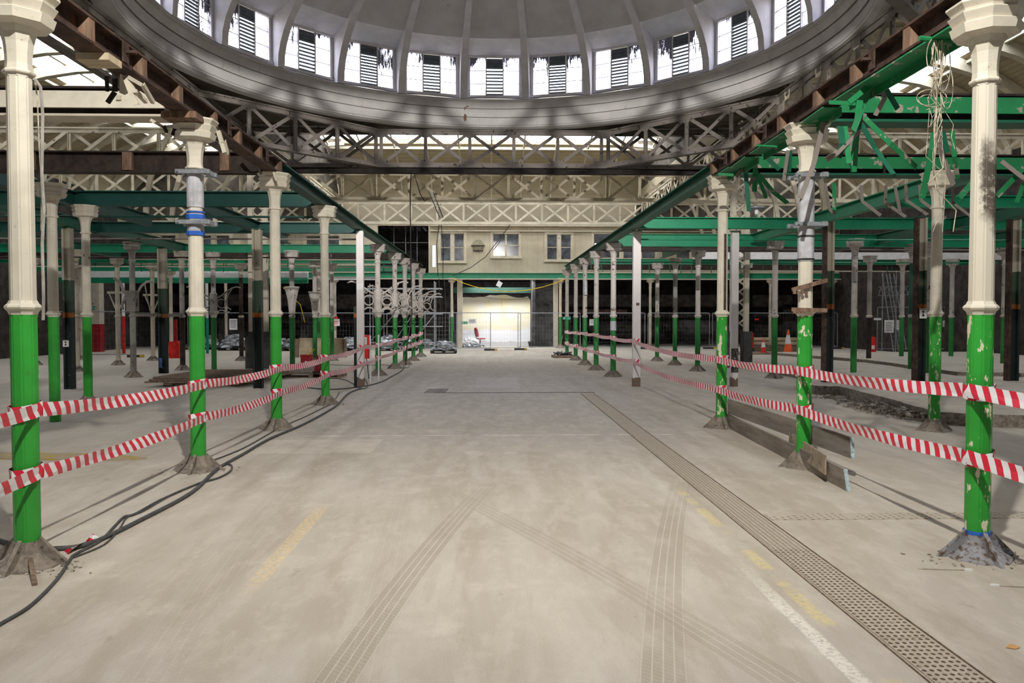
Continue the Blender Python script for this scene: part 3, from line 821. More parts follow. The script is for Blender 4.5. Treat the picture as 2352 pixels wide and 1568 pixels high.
girder((-10.9, 34.6), (11.1, 34.6), 15, 'gird_cream', 'cream lattice girder hanging one bay behind the dome, in front of the boarded roof', plates=False)
girder((-20.3, 34.6), (-10.95, 34.6), 6, 'gird_cream', 'cream lattice girder over the cable aisle, one bay behind the dome', plates=False)
girder((11.15, 34.6), (20.3, 34.6), 6, 'gird_cream', 'cream lattice girder over the cone aisle, one bay behind the dome', plates=False)
girder((-20.3, 43.2), (20.3, 43.2), 28, 'gird_cream', 'farthest cream lattice girder, against the wall above the office windows', plates=False)
girder((-3.9, 26.9), (XL, 22.5), 4, 'girder', 'diagonal lattice girder cutting the far dome corner on the cable side')
girder((4.1, 26.9), (XR, 22.5), 4, 'girder', 'diagonal lattice girder cutting the far dome corner on the cone side')
girder((-3.9, 10.1), (XL, 14.5), 4, 'girder', 'diagonal lattice girder cutting the near dome corner on the cable side')
girder((4.1, 10.1), (XR, 14.5), 4, 'girder', 'diagonal lattice girder cutting the near dome corner on the cone side')
girder((XL, 26.9), (XL, 10.1), 11, 'girder', 'lattice girder running from camera under the dome edge, cable side')
girder((XR, 26.9), (XR, 10.1), 11, 'girder', 'lattice girder running from camera under the dome edge, cone side')
girder((XL, 10.1), (XR, 10.1), 11, 'girder', 'lattice girder under the near rim of the dome, overhead')
girder((-20.3, 10.1), (XL, 10.1), 8, 'gird_cream', 'near lattice girder over the cable aisle, level with the dome near rim', plates=False)
girder((XR, 10.1), (20.3, 10.1), 8, 'gird_cream', 'near lattice girder over the cone aisle, level with the dome near rim', plates=False)
girder((XL, 43.0), (XL, 27.2), 11, 'gird_cream', 'lattice girder running back from the dome corner, cable side', plates=False)
girder((XR, 43.0), (XR, 27.2), 11, 'gird_cream', 'lattice girder running back from the dome corner, cone side', plates=False)
for nm, y_, lb in (('cross_beam', 27.12, 'long sooty black iron beam directly below the dome far girder'),):
    tag(MB().box(-8.3, 8.45, 27.02, 27.25, 6.72, 6.88).build(nm, M['black_iron']), lb, 'beam')
# ------------------------------------------------------------ iron columns
def oct_shaft(z0, z1, R, taper=1.0):
    "octagonal shaft with a fine groove along each corner"
    b = MB(); N = 24
    for z, k in ((z0, 1), (z1, taper)):
        for i in range(8):
            a0 = pi / 8 + i * pi / 4
            for da, f in ((-.11, 1), (0, .93), (.11, 1)):
                a = a0 + da; rr = R * f
                if f == 1: rr = R * cos(pi / 8) / cos((abs(da) - pi / 8))
                b.v.append((rr * k * cos(a), rr * k * sin(a), z))
    for i in range(N): b.f.append((i, (i + 1) % N, N + (i + 1) % N, N + i))
    b.f += [tuple(reversed(range(N))), tuple(range(N, 2 * N))]
    return b
R0 = .084
ME = {}
def col_meshes(up, lo, capm, foot):
    key = (up, lo, capm, foot)
    if key in ME: return ME[key]
    d = {}
    d['upper_shaft'] = oct_shaft(1.80, 3.385, R0 * 1.0, .95).mesh('upper_shaft', M[up])
    d['lower_shaft'] = oct_shaft(.13, 1.725, R0 * 1.02).mesh('lower_shaft', M[lo])
    d['collar'] = MB().lathe([(R0 * 1.03, 1.725), (R0 * 1.06, 1.735), (R0 * 1.12, 1.747), (R0 * 1.30, 1.762), (R0 * 1.38, 1.775), (R0 * 1.32, 1.788), (R0 * 1.14, 1.80), (R0 * 1.02, 1.822)], 8).mesh('collar', M[capm])
    cp = [(R0 * .96, 3.33), (R0 * .98, 3.345), (R0 * 1.18, 3.352), (R0 * 1.22, 3.362), (R0 * 1.18, 3.372), (R0 * 1.02, 3.38), (R0 * .97, 3.42), (R0 * .99, 3.48), (R0 * 1.10, 3.56), (R0 * 1.30, 3.62), (R0 * 1.62, 3.66), (R0 * 2.0, 3.672), (R0 * 2.52, 3.68),
          (R0 * 2.72, 3.735), (R0 * 2.74, 3.74), (R0 * 2.48, 3.752), (R0 * 2.56, 3.765), (R0 * 2.86, 3.81), (R0 * 2.87, 3.815), (R0 * 2.60, 3.826), (R0 * 2.68, 3.84), (R0 * 3.02, 3.875), (R0 * 3.02, 3.89), (R0 * 2.5, 3.89)]
    d['capital'] = MB().lathe(cp, 8).mesh('capital', M[capm])
    if foot:
        b = MB().lathe([(R0 * 1.06, .17), (R0 * 1.15, .13), (R0 * 1.35, .09), (R0 * 1.75, .055), (R0 * 2.3, .028), (R0 * 2.8, .012), (R0 * 2.85, 0)], 8)
        for i in range(4):
            Rm = Matrix.Rotation(pi / 2 * i, 4, 'Z')
            b.add([Rm @ Vector(p) for p in ((.09, -.014, .19), (.09, .014, .19), (.29, .014, .0), (.29, -.014, .0), (.05, -.014, 0), (.05, .014, 0))], [(0, 1, 2, 3), (0, 3, 4), (1, 5, 2), (0, 4, 5, 1)])
        d['foot'] = b.mesh('foot', M[foot])
    else:
        d['foot'] = MB().lathe([(R0 * 1.02, .16), (R0 * 1.03, .0)], 8).mesh('foot', M[lo])
    ME[key] = d; return d
def column(pos, label, up='cream', lo='green', capm='cream', foot='plinth', h=1.0, group=None, w=1.0):
    t = thing('iron_column', label, 'column', (pos[0], pos[1], pos[2] if len(pos) > 2 else 0), 0, group)
    for n, me in col_meshes(up, lo, capm, foot).items(): link(n, me, t)
    t.scale = (w, w, h)
    return t

# street rows: X from feet measured in the photograph
LX = -3.27; RX_ = 3.52
LY = [5.41, 8.75, 11.95, 15.4, 0, 23.2, 26.3, 28.6, 31.2, 34.4]
def proj(x, y, z):
    v = CR.transposed() @ (Vector((x, y, z)) - Vector((0, 0, EYE))); return (W / 2 + F * v.x / -v.z, H / 2 - F * v.y / -v.z)
ordn = ['nearest', 'second', 'third', 'fourth', '', 'fifth', 'sixth', 'seventh', 'eighth', 'ninth']
leftcols = []
PXL = [57, 454, 635, 748, None, 869, 908, 931, 950, 967]
for i, (y, px) in enumerate(zip(LY, PXL)):
    if px is None: continue
    x = at(px, 900, y).x
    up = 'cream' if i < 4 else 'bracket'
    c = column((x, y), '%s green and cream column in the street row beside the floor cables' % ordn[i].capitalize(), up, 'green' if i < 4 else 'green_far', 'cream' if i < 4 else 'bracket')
    leftcols.append(c)
rightcols = []
RY = [5.41, 8.75, 11.95, 22.6, 25.4, 28.3, 31.4, 35.0]
PXR = [2248, 1847, 1657, 1408, 1369, 1343, 1322, 1302]
for i, (y, px) in enumerate(zip(RY, PXR)):
    x = at(px, 900 if i else 1000, y).x
    c = column((x, y), ['Nearest scorched column with badly flaking green paint and a bluish foot', 'Second flaking green column, wrapped in grey plastic near its capital', 'Third flaking green column, rusty strip running down its cream shaft',
        'Fourth green column of the street row with grey tape on it', 'Fifth green column of the street row with the flaking paint', 'Sixth street-row column with a grey lamp strapped below its capital', 'Seventh green column of the street row with flaking paint', 'Eighth and last green column of the street row with flaking paint'][i],
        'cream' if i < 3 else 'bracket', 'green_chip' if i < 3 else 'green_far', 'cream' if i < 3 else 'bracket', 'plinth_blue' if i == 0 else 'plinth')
    rightcols.append(c)
# scorch mark, rust strip, wraps (parts of their columns)
sc_m = Mat('scorched_patch', .9); n = sc_m.noise(sc_m.obj(), 14, 6, .75); sc_m.color(sc_m.mix(n.ss(.45, .6), (.035, .03, .027), (.42, .36, .26))); M['scorch'] = sc_m.mat
b = MB()
ra = R0 * cos(pi / 8) * .985 + .0015
prof_s = [(2.75, .02), (2.85, .03), (2.95, .045), (3.05, .05), (3.12, .035), (3.2, .06), (3.27, .05), (3.3, .02)]
r = random.Random(8)
for (z0_, w0), (z1_, w1_) in zip(prof_s, prof_s[1:]):
    b.add([(-w0 * .6, -ra, z0_ - .25), (w0 * .75, -ra, z0_ - .25), (w1_ * .75, -ra, z1_ - .25), (-w1_ * .6, -ra, z1_ - .25)], [(0, 1, 2, 3)])
for ch in rightcols[0].children:
    if ch.name.startswith('upper_shaft'): ch.data = ch.data.copy(); ch.data.materials[0] = M['scorched']
b = MB(); b.box(.0, .035, -R0 - .0, -R0 * .9, 1.83, 3.0); b.build('rust_strip', M['rust'], rightcols[2])
o = oct_shaft(2.35, 3.28, R0 * 1.10).build('plastic_wrap', M['wrap'], rightcols[1]); tag(o, 'grey plastic wrapping')
for z_ in (2.62, 2.36): MB().lathe([(R0 * 1.16, z_), (R0 * 1.16, z_ + .02)], 8).build('strap', M['rubber'], rightcols[1])
o = oct_shaft(2.93, 3.30, R0 * 1.10).build('plastic_wrap', M['wrap'], leftcols[1]); tag(o, 'clear plastic wrapping')
oct_shaft(2.62, 2.86, R0 * 1.10).build('plastic_wrap', M['wrap'], leftcols[1])
for z_, h_ in ((2.80, .05), (2.62, .045), (2.87, .015)): tag(MB().lathe([(R0 * 1.17, z_), (R0 * 1.17, z_ + h_)], 8).build('blue_tape', M['blue'], leftcols[1]), 'blue tape band')
for z_ in (3.31, 2.76):
    b = MB(); b.bar((-.17, -.11, z_), (.20, -.11, z_), .04, .045).bar((-.17, .11, z_), (.20, .11, z_), .04, .045).bar((-.14, -.15, z_), (-.14, .15, z_), .02, .02).bar((.15, -.16, z_), (.15, .16, z_), .06, .05)
    for cc_ in (leftcols[1], rightcols[1]): b.build('steel_clamp', M['galv'], cc_)
oct_shaft(1.35, 1.62, R0 * 1.07).build('tape_wrap', M['wrap'], rightcols[3])
b = MB().tube([(0, -.12, 3.05), (0, -.14, 2.55)], .075, 10); b.build('strapped_lamp', M['wrap'], rightcols[5])
MB().lathe([(R0 * 1.09, .165), (R0 * 1.10, .19)], 8).build('blue_tape', M['blue'], rightcols[0])

# notched timber offcuts nailed to the second column on the chipped side
x, y = rightcols[1].location.x, 8.75
for za, zb in ((1.80, 1.79), (2.02, 2.13)):
    b = MB().bar((x - .20, y - .12, za), (x + .20, y - .12, zb), .03, .045)
    for k in range(4): b.bar((x - .19 + k * .045, y - .125, za - .03), (x - .16 + k * .045, y - .125, za - .03), .025, .03)
    tag(b.build('timber_batten', M['wood_block']), 'notched timber batten fixed across the wrapped column, %s' % ('lower of two' if za < 1.9 else 'upper, tilted one'), 'batten')

# aisle columns: foot pixel, variant
def C(px, py, label, **k):
    p = gd(px, py, k.pop('z', 0)); zz = k.pop('pz', 0)
    return column((p.x, p.y, zz), label, **k)
aisle = []
aisle.append(C(127, 968, 'Green and cream aisle column directly behind the nearest cable-side column', foot=None))
aisle.append(C(203, 930, 'Aisle column with beam shadow painted on its cream shaft and two-tone green base', up='cream_stain_shadow', lo='green'))  # dark patches on this shaft stand in for shadows of the beams
aisle.append(C(307, 866, 'Grimy grey iron column with broken side arms in the cable aisle', up='grey_col', lo='grey_col', capm='grey_col'))
aisle.append(C(492, 848, 'Aisle column with ornate scrolled bracket behind the plastic-wrapped column', up='bracket', lo='green_far', capm='bracket', foot=None))
aisle.append(C(272, 838, 'Unpainted-green cream column with fork bracket, left of the red-bottomed post', up='cream_dull', lo='cream_dull', capm='cream_dull'))
aisle.append(C(352, 828, 'Slim cream column with fork bracket and no green paint', up='cream_dull', lo='cream_dull', capm='cream_dull'))
aisle.append(C(394, 818, 'Slim cream column standing in front of a red barrier unit', up='cream_dull', lo='cream_dull', capm='cream_dull'))
aisle.append(C(178, 853, 'Pale cream column half hidden behind the black and rust post', up='cream_dull', lo='cream_dull', capm='cream_dull'))
aisle.append(C(188, 826, 'Far cream column beside the aisle column with painted beam shadow', up='cream_dull', lo='cream_dull', capm='cream_dull'))
aisle.append(C(82, 838, 'Cream column peeping out behind the nearest cable-side column', up='cream_dull', lo='cream_dull', capm='cream_dull'))
aisle.append(C(555, 828, 'Slim rust-black column between bracket column and lattice stanchion', up='rustdark', lo='rustdark', capm='cream_dull'))
aisle.append(C(420, 850, 'Dark slim column with leaning brace at its head in the cable aisle', up='grey_col', lo='rustdark', capm='cream_dull'))
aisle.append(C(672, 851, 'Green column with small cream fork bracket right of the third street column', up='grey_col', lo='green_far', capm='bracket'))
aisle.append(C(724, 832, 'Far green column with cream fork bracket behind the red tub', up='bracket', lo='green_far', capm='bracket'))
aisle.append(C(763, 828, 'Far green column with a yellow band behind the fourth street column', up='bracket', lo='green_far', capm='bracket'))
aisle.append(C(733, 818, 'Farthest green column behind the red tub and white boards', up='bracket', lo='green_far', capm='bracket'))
aisle.append(C(2145, 988, 'Aisle column with black-streaked cream shaft between the two nearest chipped columns', up='cream_stain_shadow', lo='green_chip'))
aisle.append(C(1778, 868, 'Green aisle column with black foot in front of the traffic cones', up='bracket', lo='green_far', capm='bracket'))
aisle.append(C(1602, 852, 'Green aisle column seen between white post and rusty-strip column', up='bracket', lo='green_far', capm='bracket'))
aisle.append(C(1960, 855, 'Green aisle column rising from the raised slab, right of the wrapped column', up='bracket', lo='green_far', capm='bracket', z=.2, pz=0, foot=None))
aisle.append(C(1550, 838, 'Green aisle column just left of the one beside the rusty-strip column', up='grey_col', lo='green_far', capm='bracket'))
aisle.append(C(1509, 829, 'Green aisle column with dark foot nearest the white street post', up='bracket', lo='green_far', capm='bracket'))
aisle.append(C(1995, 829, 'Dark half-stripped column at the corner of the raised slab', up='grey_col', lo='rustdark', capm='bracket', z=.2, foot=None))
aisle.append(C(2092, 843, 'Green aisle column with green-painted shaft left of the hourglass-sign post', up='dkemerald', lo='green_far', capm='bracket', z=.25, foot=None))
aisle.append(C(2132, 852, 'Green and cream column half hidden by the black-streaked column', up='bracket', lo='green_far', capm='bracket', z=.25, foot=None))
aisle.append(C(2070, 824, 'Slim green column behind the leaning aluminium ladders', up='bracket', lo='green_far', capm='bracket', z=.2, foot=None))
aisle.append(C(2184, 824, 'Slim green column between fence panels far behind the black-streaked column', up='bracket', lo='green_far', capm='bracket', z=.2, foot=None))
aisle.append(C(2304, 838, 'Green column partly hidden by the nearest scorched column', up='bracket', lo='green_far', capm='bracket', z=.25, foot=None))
aisle.append(C(1713, 830, 'Slim black and cream column beside the two red barrier strips', up='rustdark', lo='grey_col', capm='bracket'))
# bare cream columns at the far edge, in front of the dark store
for px, lb in ((1038, 'Column carrying the green doorway beam, on the chair side'), (1287, 'Column carrying the green doorway beam, beside the exit sign'), (1493, 'Slim cream column at the store edge behind the white post'),
               (1912, 'Slim cream column at the store edge behind the tall dark post'), (1768, 'Cream column at the store edge behind the cones'), (770, 'Slim cream column at the store edge behind the warning notice'),
               (640, 'Slim cream column at the store edge behind the third street column'), (520, 'Slim cream column at the store edge near the white notice')):
    p = at(px, 800, 44.6)
    column((p.x, p.y), lb, 'cream_dull', 'green_far' if px in (1038, 1287) else 'cream_dull', 'cream_dull', h=1.03)

# ornate brackets on the far street columns: parts of the column
def scroll(cx, cz, r, turns, s, n=22, a0=0):
    return [(cx + s * r * (1 - k / n * .85) * cos(a0 + turns * 2 * pi * k / n), 0, cz + r * (1 - k / n * .85) * sin(a0 + turns * 2 * pi * k / n)) for k in range(n + 1)]
def arm(s=1):
    b = MB(); t = .020
    up_ = [(.10 * s, 0, 2.42), (.28 * s, 0, 2.52), (.46 * s, 0, 2.66), (.62 * s, 0, 2.76), (.78 * s, 0, 2.80), (.90 * s, 0, 2.76)]
    b.tube(up_, .024, 6)
    b.tube([(.62 * s, 0, 2.74), (.50 * s, 0, 2.55), (.42 * s, 0, 2.32), (.46 * s, 0, 2.12), (.58 * s, 0, 2.04)], .02, 6)
    b.tube([(.08 * s, 0, 1.92), (.20 * s, 0, 2.02), (.32 * s, 0, 2.02), (.44 * s, 0, 1.93), (.52 * s, 0, 1.98)], .022, 6)
    b.tube([(.27 * s + .145 * cos(a * pi / 10), 0, 2.24 + .145 * sin(a * pi / 10)) for a in range(21)], .018, 6, cap=False)
    b.tube(scroll(.36 * s, 2.50, .075, 1.4, s, a0=.6), .012, 5); b.tube(scroll(.50 * s, 2.62, .06, 1.3, s, a0=1.2), .011, 5)
    b.tube(scroll(.14 * s, 2.36, .06, 1.2, s, a0=2), .011, 5)
    b.box(.055 * s, .11 * s, -.03, .03, 1.95, 2.50)
    return b
arms = [arm(1).mesh('scroll_bracket', M['bracket']), arm(-1).mesh('scroll_bracket', M['bracket'])]
cup = MB().lathe([(.10, 1.80), (.14, 1.85), (.19, 1.90), (.17, 1.93), (.12, 1.96), (.12, 2.52), (.10, 2.55)], 12).mesh('bracket_cup', M['bracket'])
armsg = [arm(1).mesh('scroll_bracket', M['grey_col']), arm(-1).mesh('scroll_bracket', M['grey_col'])]
for i, c in enumerate(leftcols[4:]):
    rz = [0, .12, -.1, .2, .05][i]
    link('scroll_bracket', arms[0], c, None, (0, 0, rz)); link('scroll_bracket', arms[1], c, None, (0, 0, rz)); link('bracket_cup', cup, c)
    if i in (1, 3): link('scroll_bracket', arms[0], c, None, (0, 0, rz + pi / 2))
for c, set_ in ((aisle[3], armsg),):
    link('scroll_bracket', set_[0], c, (0, 0, -.05)); link('scroll_bracket', set_[1], c, (0, 0, -.05), (0, 0, .8)); link('bracket_cup', cup, c)
fork = MB()
for s in (-1, 1):
    fork.bar((.06 * s, 0, 2.02), (.30 * s, 0, 2.62), .03, .035); fork.box(-.36 if s < 0 else .05, -.05 if s < 0 else .36, -.035, .035, 2.60, 2.68)
fork = fork.mesh('fork_bracket', M['cream_dull'])
fork2 = MB().lathe([(.10, 1.85), (.11, 2.0), (.14, 2.3), (.22, 2.66), (.24, 2.70), (.24, 2.73), (.10, 2.73)], 10).mesh('bracket_cup', M['bracket'])
for i in (4, 5): link('fork_bracket', fork, aisle[i])
for i in (12, 13): link('bracket_cup', fork2, aisle[i])
b = MB(); b.tube([(-.1, 0, 2.3), (-.25, 0, 2.5), (-.35, 0, 2.75), (-.52, 0, 2.86)], .045, 6).tube([(.1, 0, 2.35), (.25, 0, 2.62), (.42, 0, 2.76), (.62, 0, 2.76)], .035, 6).tube([(-.1, 0, 2.4), (-.3, 0, 2.1), (-.28, 0, 1.95)], .04, 6)
b.box(-.13, .13, -.13, .13, 1.9, 2.5); b.tube([(.35, 0, 2.7), (.5, 0, 1.9)], .02, 5); b.build('broken_bracket', M['grey_col'], aisle[2])
p0, p1 = aisle[2].location.copy(), aisle[11].location.copy(); p0.z = p1.z = 1.80
tag(MB().bar(p0, p1, .08, .09).build('cross_rail', M['grey_col']), 'dusty grey rail bolted between the grimy column and the dark slim column', 'rail')

# ------------------------------------------------------------ steel and boarded posts
def post(px, py, label, style, w=.19, top=3.86, z=0, loc=None):
    p = gd(px, py, z) if loc is None else Vector(loc)
    t = thing('steel_post', label, 'post', (p.x, p.y, z))
    m = {'white': 'whitepost', 'band': 'banded'}[style]
    if style == 'white':
        MB().box(-w / 2, w / 2, -.07, .07, .0, top).build('casing', M[m], t)
        MB().box(-w * .62, w * .62, -.09, .09, top, top + .015).build('head_plate', M['dkemerald'], t)
    else:
        b = MB(); hw_ = w * .5
        b.box(-hw_, -hw_ + .05, -.09, .09, 0, top); o = b.build('flange', M['rust'] if px > 1200 else M['banded'], t)
        MB().box(hw_ - .05, hw_, -.09, .09, 0, top).build('flange', M['banded'], t)
        MB().box(-hw_ + .05, hw_ - .05, -.03, -.015, 0, top).build('web', M['banded'], t)
        MB().box(-hw_ * 1.25, hw_ * 1.25, -.11, .11, top, top + .02).build('head_plate', M['dkemerald'], t)
    return t
P1 = post(1461, 887, 'White boarded square post standing in the tape line of the chipped row', 'white')
P2 = post(829, 888, 'White boarded square post beside the red cabinet in the tape line', 'white', .17)
P3 = post(1685, 887, 'White boarded post with sooty middle, behind the rusty-strip column', 'white', .17)
P4 = post(161, 893, 'Black and rust steel post with small hourglass notice, cable aisle', 'band', .20)
P5 = post(376, 857, 'Dark steel post with orange band and blue patch, cable aisle', 'band', .24)
P6 = post(594, 891, 'Tall black and dark-green steel post in front of the lattice stanchion', 'band', .21)
P7 = post(1899, 877, 'Rust-edged black steel post right of the wrapped column', 'band', .22, z=.2)
P8 = post(2109, 877, 'Rust-edged black post carrying an hourglass notice, cone aisle', 'band', .24, z=.2)
P9 = post(2322, 874, 'Black steel post at the far side of the nearest scorched column', 'band', .26, z=.2)
MB().box(-.16, -.09, -.05, .05, 0, 2.0).build('steel_core', M['banded'], P2)
b = MB(); b.box(-.09, .09, -.078, -.071, .35, .95); b.build('soot_stain', simple('soot_on_paint', (.06, .055, .05), .9, var=.5, sc=9, dirt=(.5, .48, .45), lo=.55, hi=.65), P3)
MB().box(-.02, .06, -.085, -.07, 2.02, 2.09).build('wood_block', M['wood_block'], P1)
MB().box(-.075, .075, -.078, -.071, 2.40, 2.55).build('paper_label', M['paper'], P2)
def notice(parent, x0, x1, z0, z1, y, style='hourglass', mat='paper'):
    "printed notice; small shapes for the writing"
    s = MB().box(x0, x1, y - .004, y, z0, z1).build('notice', M[mat], parent); w = x1 - x0; h = z1 - z0; cx = (x0 + x1) / 2; yy = y - .006
    b = MB()
    if style == 'hourglass':
        RXm = Matrix(((1, 0, 0, cx), (0, 0, -1, yy), (0, 1, 0, (z0 + z1) / 2), (0, 0, 0, 1)))
        b.prism([(-w * .2, h * .28), (-w * .02, 0), (-w * .22, -h * .28), (w * .22, -h * .28), (w * .02, 0), (w * .2, h * .28)], 0, .002, RXm)
        b.box(x0 + w * .05, x1 - w * .05, yy - .002, yy, z1 - h * .12, z1 - h * .06); b.build('print', M['ink'], s)
    elif style == 'text':
        for k in range(6): b.box(x0 + w * .12, x1 - w * (.12 + .05 * (k % 3)), yy - .002, yy, z1 - h * (.16 + .125 * k) - h * .04, z1 - h * (.16 + .125 * k))
        b.build('print', M['ink'], s)
    elif style == 'redtext':
        for k in range(4): b.box(x0 + w * .15, x1 - w * (.15 + .06 * (k % 2)), yy - .002, yy, z1 - h * (.3 + .16 * k) - h * .06, z1 - h * (.3 + .16 * k))
        b.build('print', M['redink'], s)
    return s
notice(P4, -.10, .04, 1.02, 1.18, -.10)
notice(P8, -.05, .12, 1.70 - .2, 1.93 - .2, -.10)
MB().box(-.10, .0, -.1, -.092, .18, .48).build('blue_patch', simple('faded_blue_paint', (.10, .16, .34), .7), P5)

# lattice stanchions carrying the big girders
def stanchion(px, y, lb):
    p = at(px, 800, y); t = thing('lattice_stanchion', lb, 'stanchion', (p.x, y, 0))
    for s in (-1, 1):
        MB().ibeam((s * .24, 0, 1.25), (s * .24, 0, 6.8), .16, .18, .03, (0, 1, 0)).build('flange', M['cream_dull'], t)
    b = MB()
    z = 1.4
    while z < 6.6: b.bar((-.2, -.05, z), (.2, -.05, z + .3), .012, .06); b.bar((-.2, .05, z + .3), (.2, .05, z), .012, .06); z += .36
    b.build('lacing', M['cream_dull'], t)
    for s in (-1, 1): MB().box(s * .26 - .15, s * .26 + .15, -.2, .2, 0, 1.25).build('pedestal', M['concrete_dark'], t)
    return t
stanchion(595, 26.6, 'Tall lattice stanchion rising behind the black post to the dome girder')
stanchion(1697, 26.6, 'Tall lattice stanchion rising behind the sooty white post to the dome girder')

# ------------------------------------------------------------ beams at capital level
ZB = 3.892
def ibeam(label, a, b_, w, h, mat, top=None, name='beam'):
    g = thing(name, label, 'beam')
    MB().ibeam(a, b_, w, h, .02).build('steel_section', M[mat], g)
    return g
def beam_at(label, a, b_, w=.18, h=.27, mat='emerald', z=ZB): return ibeam(label, (a[0], a[1], z + h / 2), (b_[0], b_[1], z + h / 2), w, h, mat)
# rusty street beams with timber packing
for s, X, lb in ((-1, LX, 'Rusty I-beam with timber packing blocks over the cable-side street row'), (1, RX_, 'Rusty I-beam with timber blocks and green plates over the chipped street row')):
    g = thing('rusty_beam', lb, 'beam'); h = .22
    MB().ibeam((X, .5, ZB + h / 2), (X, 12.25, ZB + h / 2), .20, h, .022).build('steel_section', M['rust'], g)
    y = 2.6; k = 0
    while y < 12:
        for q in (-1, 1):
            MB().box(X + q * .012, X + q * .095, y - .05, y + .05, ZB + .022, ZB + h - .022).build('timber_block', M['wood_block'], g)
        y += .93 + .1 * sin(k * 2.3); k += 1
    for y in (8.75, 11.95): MB().box(X - .13, X + .13, y - .2, y + .2, ZB - .012, ZB + .0).build('bearing_plate', M['rustdark'], g)
    if s > 0:
        for (ya, yb, dz) in ((5.75, 7.75, 0), (7.95, 8.55, -.02), (9.0, 10.2, 0), (10.4, 11.0, -.03), (11.1, 11.85, 0)):
            MB().bar((X - .0, ya, ZB - .02), (X - .0, yb, ZB - .02 + dz), .19, .014).bar((X + .10, ya, ZB - .06), (X + .10, yb, ZB - .06 + dz), .014, .09).build('green_plate', M['mangled'], g)
    else:
        MB().box(X - .14, X + .13, 6.55, 6.78, ZB - .06, ZB - .002).build('timber_packer', M['plywood'], g)
        MB().box(X - .2, X + .16, 8.35, 8.6, ZB - .07, ZB - .002).build('timber_packer', M['wood_block'], g)
    for y in (6.9, 9.6, 11.2):
        b = MB().tube([(X - s * .10, y, ZB + .12), (X - s * .20, y, ZB + .12)], .018, 6).box(X - s * .115, X - s * .10, y - .05, y + .05, ZB + .03, ZB + .2); b.build('bolt_bracket', M['rust'], g)
# green street beams onward
a = (LX, 12.3); 
beam_at('Shade-painted green street beam running over the cable-side columns beyond the rusty beam', (LX, 12.3), (LX, 19.0), .2, .21, 'teal')
beam_at('Emerald street beam running from the white post back over the bracket columns', (-3.27, 19.05), (-3.2, 29.0), .2, .2, 'dkemerald')
beam_at('Sooty end of the street beam over the last bracket columns', (-3.2, 29.05), (-3.1, 35.2), .2, .2, 'rustdark')
beam_at('Emerald street beam running back over the chipped columns to the white post', (RX_, 12.3), (RX_, 19.2), .2, .21, 'dkemerald')
beam_at('Emerald street beam running from the white post over the far chipped-row columns', (RX_, 19.25), (3.5, 35.6), .2, .2, 'dkemerald')
for X, ys, nm in ((LX, (13.2, 14.9, 16.6, 18.2), 'cable side'), (RX_, (12.9, 14.3, 15.7, 17.2, 18.4), 'chipped side')):
    pass
# cross beams: (side, y, x0, x1, mat, label)
def cross(y, x0, x1, mat, lb, w=.18, h=.27, z=ZB): return beam_at(lb, (x0, y), (x1, y), w, h, mat, z)
# cable side
g = thing('beam', 'Cream-faced beam with rusty top flange crossing from the wrapped column', 'beam')
MB().box(-20.3, -3.42, 8.70, 8.90, 4.22, 4.245).box(-20.3, -3.42, 8.79, 8.81, 3.95, 4.22).build('steel_section', M['rustdark'], g)
MB().box(-20.3, -3.55, 8.62, 8.65, 3.99, 4.17).build('cream_channel', M['cream'], g)
MB().box(-20.3, -3.42, 8.62, 8.92, 3.90, 3.925).build('bottom_plate', M['cream_dull'], g)
b = MB()
for k in range(8): b.box(-4.05 - k * 1.45, -4.0 - k * 1.45, 8.60, 8.62, 4.07, 4.12)
b.build('bolt', M['cream_dull'], g)
g = thing('beam', 'Rusty beam with scraps of fixings crossing the cable aisle from the third column', 'beam')
MB().ibeam((-20.3, 12.0, 4.06), (-3.42, 12.0, 4.06), .2, .32, .02).build('steel_section', M['rustdark'], g)
for x in (-4.0, -5.45, -6.9, -8.3): MB().box(x - .07, x + .07, 11.88, 11.95, 3.93, 4.2).build('timber_block', M['wood_block'], g)
cross(15.45, -20.3, -3.4, 'teal', 'Long shade-painted green beam crossing the cable aisle at the fourth column', .2, .29)
cross(20.2, -20.3, -3.4, 'teal', 'Shade-painted green beam crossing the cable aisle just behind the white post', .2, .27)
cross(26.2, -20.3, -3.4, 'emerald', 'Emerald beam crossing the cable aisle behind the first bracket column', .18, .27)
cross(28.9, -20.3, -3.4, 'rustdark', 'Rust-black beam crossing the cable aisle under the far dome girder', .18, .30)
cross(32.0, -20.3, -3.4, 'emerald', 'Emerald beam crossing the cable aisle with torn hangers under it', .18, .12, 3.95)
cross(35.0, -20.3, -3.4, 'emerald', 'Emerald beam at the far end of the cable aisle', .18, .26, 3.80)
# chipped side
for y, lb in ((8.75, 'Green-faced beam with rusty top crossing behind the tangled wires'), (11.95, 'Green-faced beam with rusty top crossing from the third chipped column')):
    g = thing('beam', lb, 'beam')
    MB().box(3.65, 20.3, y - .05, y + .15, 4.22, 4.245).box(3.65, 20.3, y + .04, y + .06, 3.95, 4.22).build('steel_section', M['rustdark'], g)
    x = 3.9
    k = 0
    while x < 16:
        L = 2.2 + .5 * sin(k * 1.7); MB().box(x, x + L - .06, y - .13, y - .10, 4.0, 4.18).build('green_channel', M['mangled'], g); x += L; k += 1
    MB().box(3.65, 20.3, y - .13, y + .16, 3.90, 3.93).build('bottom_plate', M['dkemerald'], g)
cross(18.9, 3.6, 20.3, 'emerald', 'Emerald beam crossing the cone aisle at the white post', .2, .27)
cross(22.6, 3.6, 20.3, 'emerald', 'Emerald beam crossing the cone aisle behind the first white-post beam', .18, .36, 3.80)
cross(25.4, 3.6, 20.3, 'rustdark', 'Rust-black beam crossing the cone aisle under the emerald beams')
cross(31.4, 3.6, 20.3, 'emerald', 'Emerald beam crossing the cone aisle with torn hangers', .18, .22)
